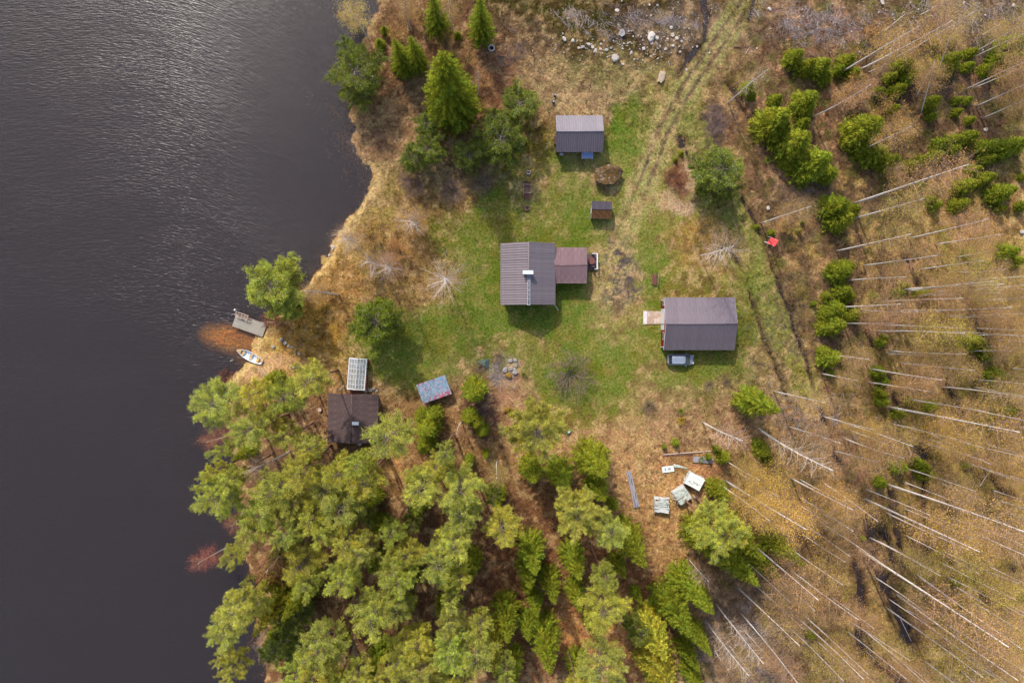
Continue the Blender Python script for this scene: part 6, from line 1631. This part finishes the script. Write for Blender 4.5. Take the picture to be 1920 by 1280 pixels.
pole(1300, 930, 1319, 947, .5, .6, .12, 'short grey plank end sticking out right of the green pile', 'grey_wood', 'plank', 'plank')
pole(1376, 88, 1406, 88, .15, .1, .08, 'dark short log across the ditch beside the track', 'brown_wood', 'log', 'log')
pole(1657, 59, 1697, 27, .2, .8, .07, 'pale fallen stem at the top edge right of the brushwood', 'log', 'log', 'log'); pole(1792, 1205, 1798, 1190, .1, .1, .04, 'short pale stick in the bottom right wood', 'pale_wood', 'stick', 'stick')
pole(1691, 1162, 1711, 1203, .2, .3, .05, 'pale thin stem lying over the lower end of the black ditch', 'log', 'log', 'log'); pole(1625, 1222, 1690, 1275, .05, .05, .05, 'thin stem lying along the lowest black ditch', 'log', 'log', 'log')
pole(1836, 911, 1853, 886, .1, .3, .05, 'short leaning pale stick among the right edge birches', 'log', 'stick', 'stick'); pole(1398, 101, 1406, 88, .1, .1, .05, 'pale stick beside the track ditch', 'log', 'stick', 'stick')

# brushwood heaps: countless sticks
def brush(name, label, cx, cy, rx, ry, n, m, rot=0, ln=(.5, 1.8), hgt=.35):
    b = MB(); random.seed(cx)
    x0, y0 = g1(cx, cy); z0 = gz(x0, y0); k = CAM_H / FPX
    for i in range(n):
        if i % 14 == 0:                                   # sticks lie in small drifts with their own heading
            cu, cv, ca, cs_ = random.gauss(0, .62), random.gauss(0, .62), random.gauss(rot, .9), random.uniform(.06, .22)
        un, vn = cu + random.gauss(0, cs_), cv + random.gauss(0, cs_); r = min(1.0, math.hypot(un, vn)); u_, v_ = un * rx * k, vn * ry * k
        x, y = u_ * math.cos(rot) - v_ * math.sin(rot), u_ * math.sin(rot) + v_ * math.cos(rot)
        a = random.gauss(ca, .5); L = random.uniform(*ln); z = float(sample_z(np.array([x0 + x]), np.array([y0 + y]))[0]) - z0 + random.uniform(.03, hgt) * (1 - r * .7)
        d = Vector((math.cos(a) * L / 2, math.sin(a) * L / 2, random.gauss(0, .08))); rr = random.uniform(.01, .034) if 'reed' not in name else random.uniform(.006, .02)
        b.tube([Vector((x, y, z)) - d, Vector((x, y, z)) + d], [rr, rr * .5], 3, cap=False)
    o = b.build(name, M[m]); o.location = (x0, y0, z0); o['label'] = label; o['kind'] = 'stuff'; return o
brush('brushwood', 'grey cut brushwood spread along the upper clearing', 1240, 36, 80, 26, 520, 'brush')
brush('brushwood', 'grey branches left of the stone heap', 1100, 48, 60, 16, 260, 'brush', -.35)
brush('brushwood', 'grey brushwood right of the track at the top', 1530, 50, 80, 38, 1100, 'brush')
brush('brushwood', 'felled twigs at the top right edge', 1790, 40, 130, 50, 1300, 'brush')
brush('brushwood', 'dark brush pile beside the track ditch', 1344, 228, 20, 42, 700, 'brush_d')
brush('brushwood', 'brown brush under the tall dark spruce', 960, 105, 40, 30, 350, 'brush_d')
brush('brushwood', 'white grey dead branches at the bottom edge', 1400, 1210, 70, 60, 900, 'brush', -.9, (.5, 2.2), .8)
brush('brushwood', 'brown twigs in the scrub below the dense spruces', 1520, 370, 90, 40, 600, 'brush_d')
brush('brushwood', 'twigs among the leaning grey stems', 1740, 170, 120, 70, 900, 'brush_d')
brush('brushwood', 'dead twigs in the thicket right of the sapling', 1520, 790, 120, 90, 900, 'brush', -.3)
brush('brushwood', 'dark twigs under the right hand birches', 1700, 960, 230, 260, 2200, 'brush_d', -.5)
brush('brushwood', 'dark scrub twigs beside the ditch below the red chair', 1530, 620, 70, 130, 900, 'brush_d', 1.2)
brush('brushwood', 'twigs in the flower bed', 935, 700, 24, 22, 260, 'brush')
brush('reeds', 'pale dead reeds in the water at the bottom left', 500, 1215, 26, 40, 700, 'tan_wood', -.6, (.3, 1.2), .5)
brush('reeds', 'thin dead reeds standing off the upper bank', 640, 265, 26, 90, 500, 'tan_wood', .4, (.2, .9), .3)

# ------------------------------------------------------------------ grass, heath and litter
def tufts(name, n, seed, sel, blades, ln, wd, bright, up=.6, label=None):
    r = np.random.default_rng(seed)
    x = r.uniform(-34, 84, n); y = r.uniform(-58, 52, n)
    px, py = P(x, y); d = shore_dist(x, y); k = (d > .2) & sel(px, py, r)
    x, y = x[k], y[k]; z = sample_z(x, y); c = sample_col(x, y); m = len(x)
    X = np.repeat(x, blades) + r.normal(size=m * blades) * .10; Y = np.repeat(y, blades) + r.normal(size=m * blades) * .10; Z = np.repeat(z, blades)
    a = r.uniform(0, 2 * np.pi, m * blades); e = r.uniform(.1, up, m * blades)
    dr = np.stack([np.cos(a), np.sin(a), e], 1); dr /= np.linalg.norm(dr, axis=1, keepdims=True)
    sd_ = np.stack([-np.sin(a), np.cos(a), np.zeros_like(a)], 1)
    L = r.uniform(ln[0], ln[1], m * blades)[:, None]; p = np.stack([X, Y, Z + .01], 1)
    V = np.stack([p + sd_ * wd, p - sd_ * wd, p + dr * L], 1).reshape(-1, 3); F = np.arange(len(V)).reshape(-1, 3)
    cc = np.repeat(c, blades, 0) * np.clip(bright[0] + bright[1] * r.normal(size=(m, 1)).repeat(blades, 0) + .15 * r.normal(size=(m * blades, 1)), .3, 2.4)
    o = link(name, new_mesh(name, V, F, M['tuft'], np.repeat(np.clip(cc, 0, .9), 3, 0))); o['kind'] = 'stuff'; o['label'] = label; return o
def is_lawn(px, py): return np.maximum(np.maximum(blob(px, py, 1110, 560, 290, 320, 0, .2), blob(px, py, 820, 650, 150, 80, 0, .3)), blob(px, py, 1340, 60, 60, 60, 0, .3))
tufts('dry_grass', 76000, 1, lambda px, py, r: (is_lawn(px, py) < r.random(px.shape)), 7, (.15, .55), .04, (1.2, .42), .7, 'dry straw grass and litter over the rough ground')
tufts('lawn_grass', 26000, 2, lambda px, py, r: (is_lawn(px, py) > .3), 4, (.06, .16), .03, (1.1, .22), .9, 'short mossy grass of the lawn')
tufts('heath', 26000, 3, lambda px, py, r: (py < 130) & (px > 930) & (px < 1330), 12, (.12, .34), .03, (1.0, .4), 1.2, 'low green brown heath in the upper clearing')
for o in bpy.data.objects:
    if '_dims' in o.keys(): del o['_dims']
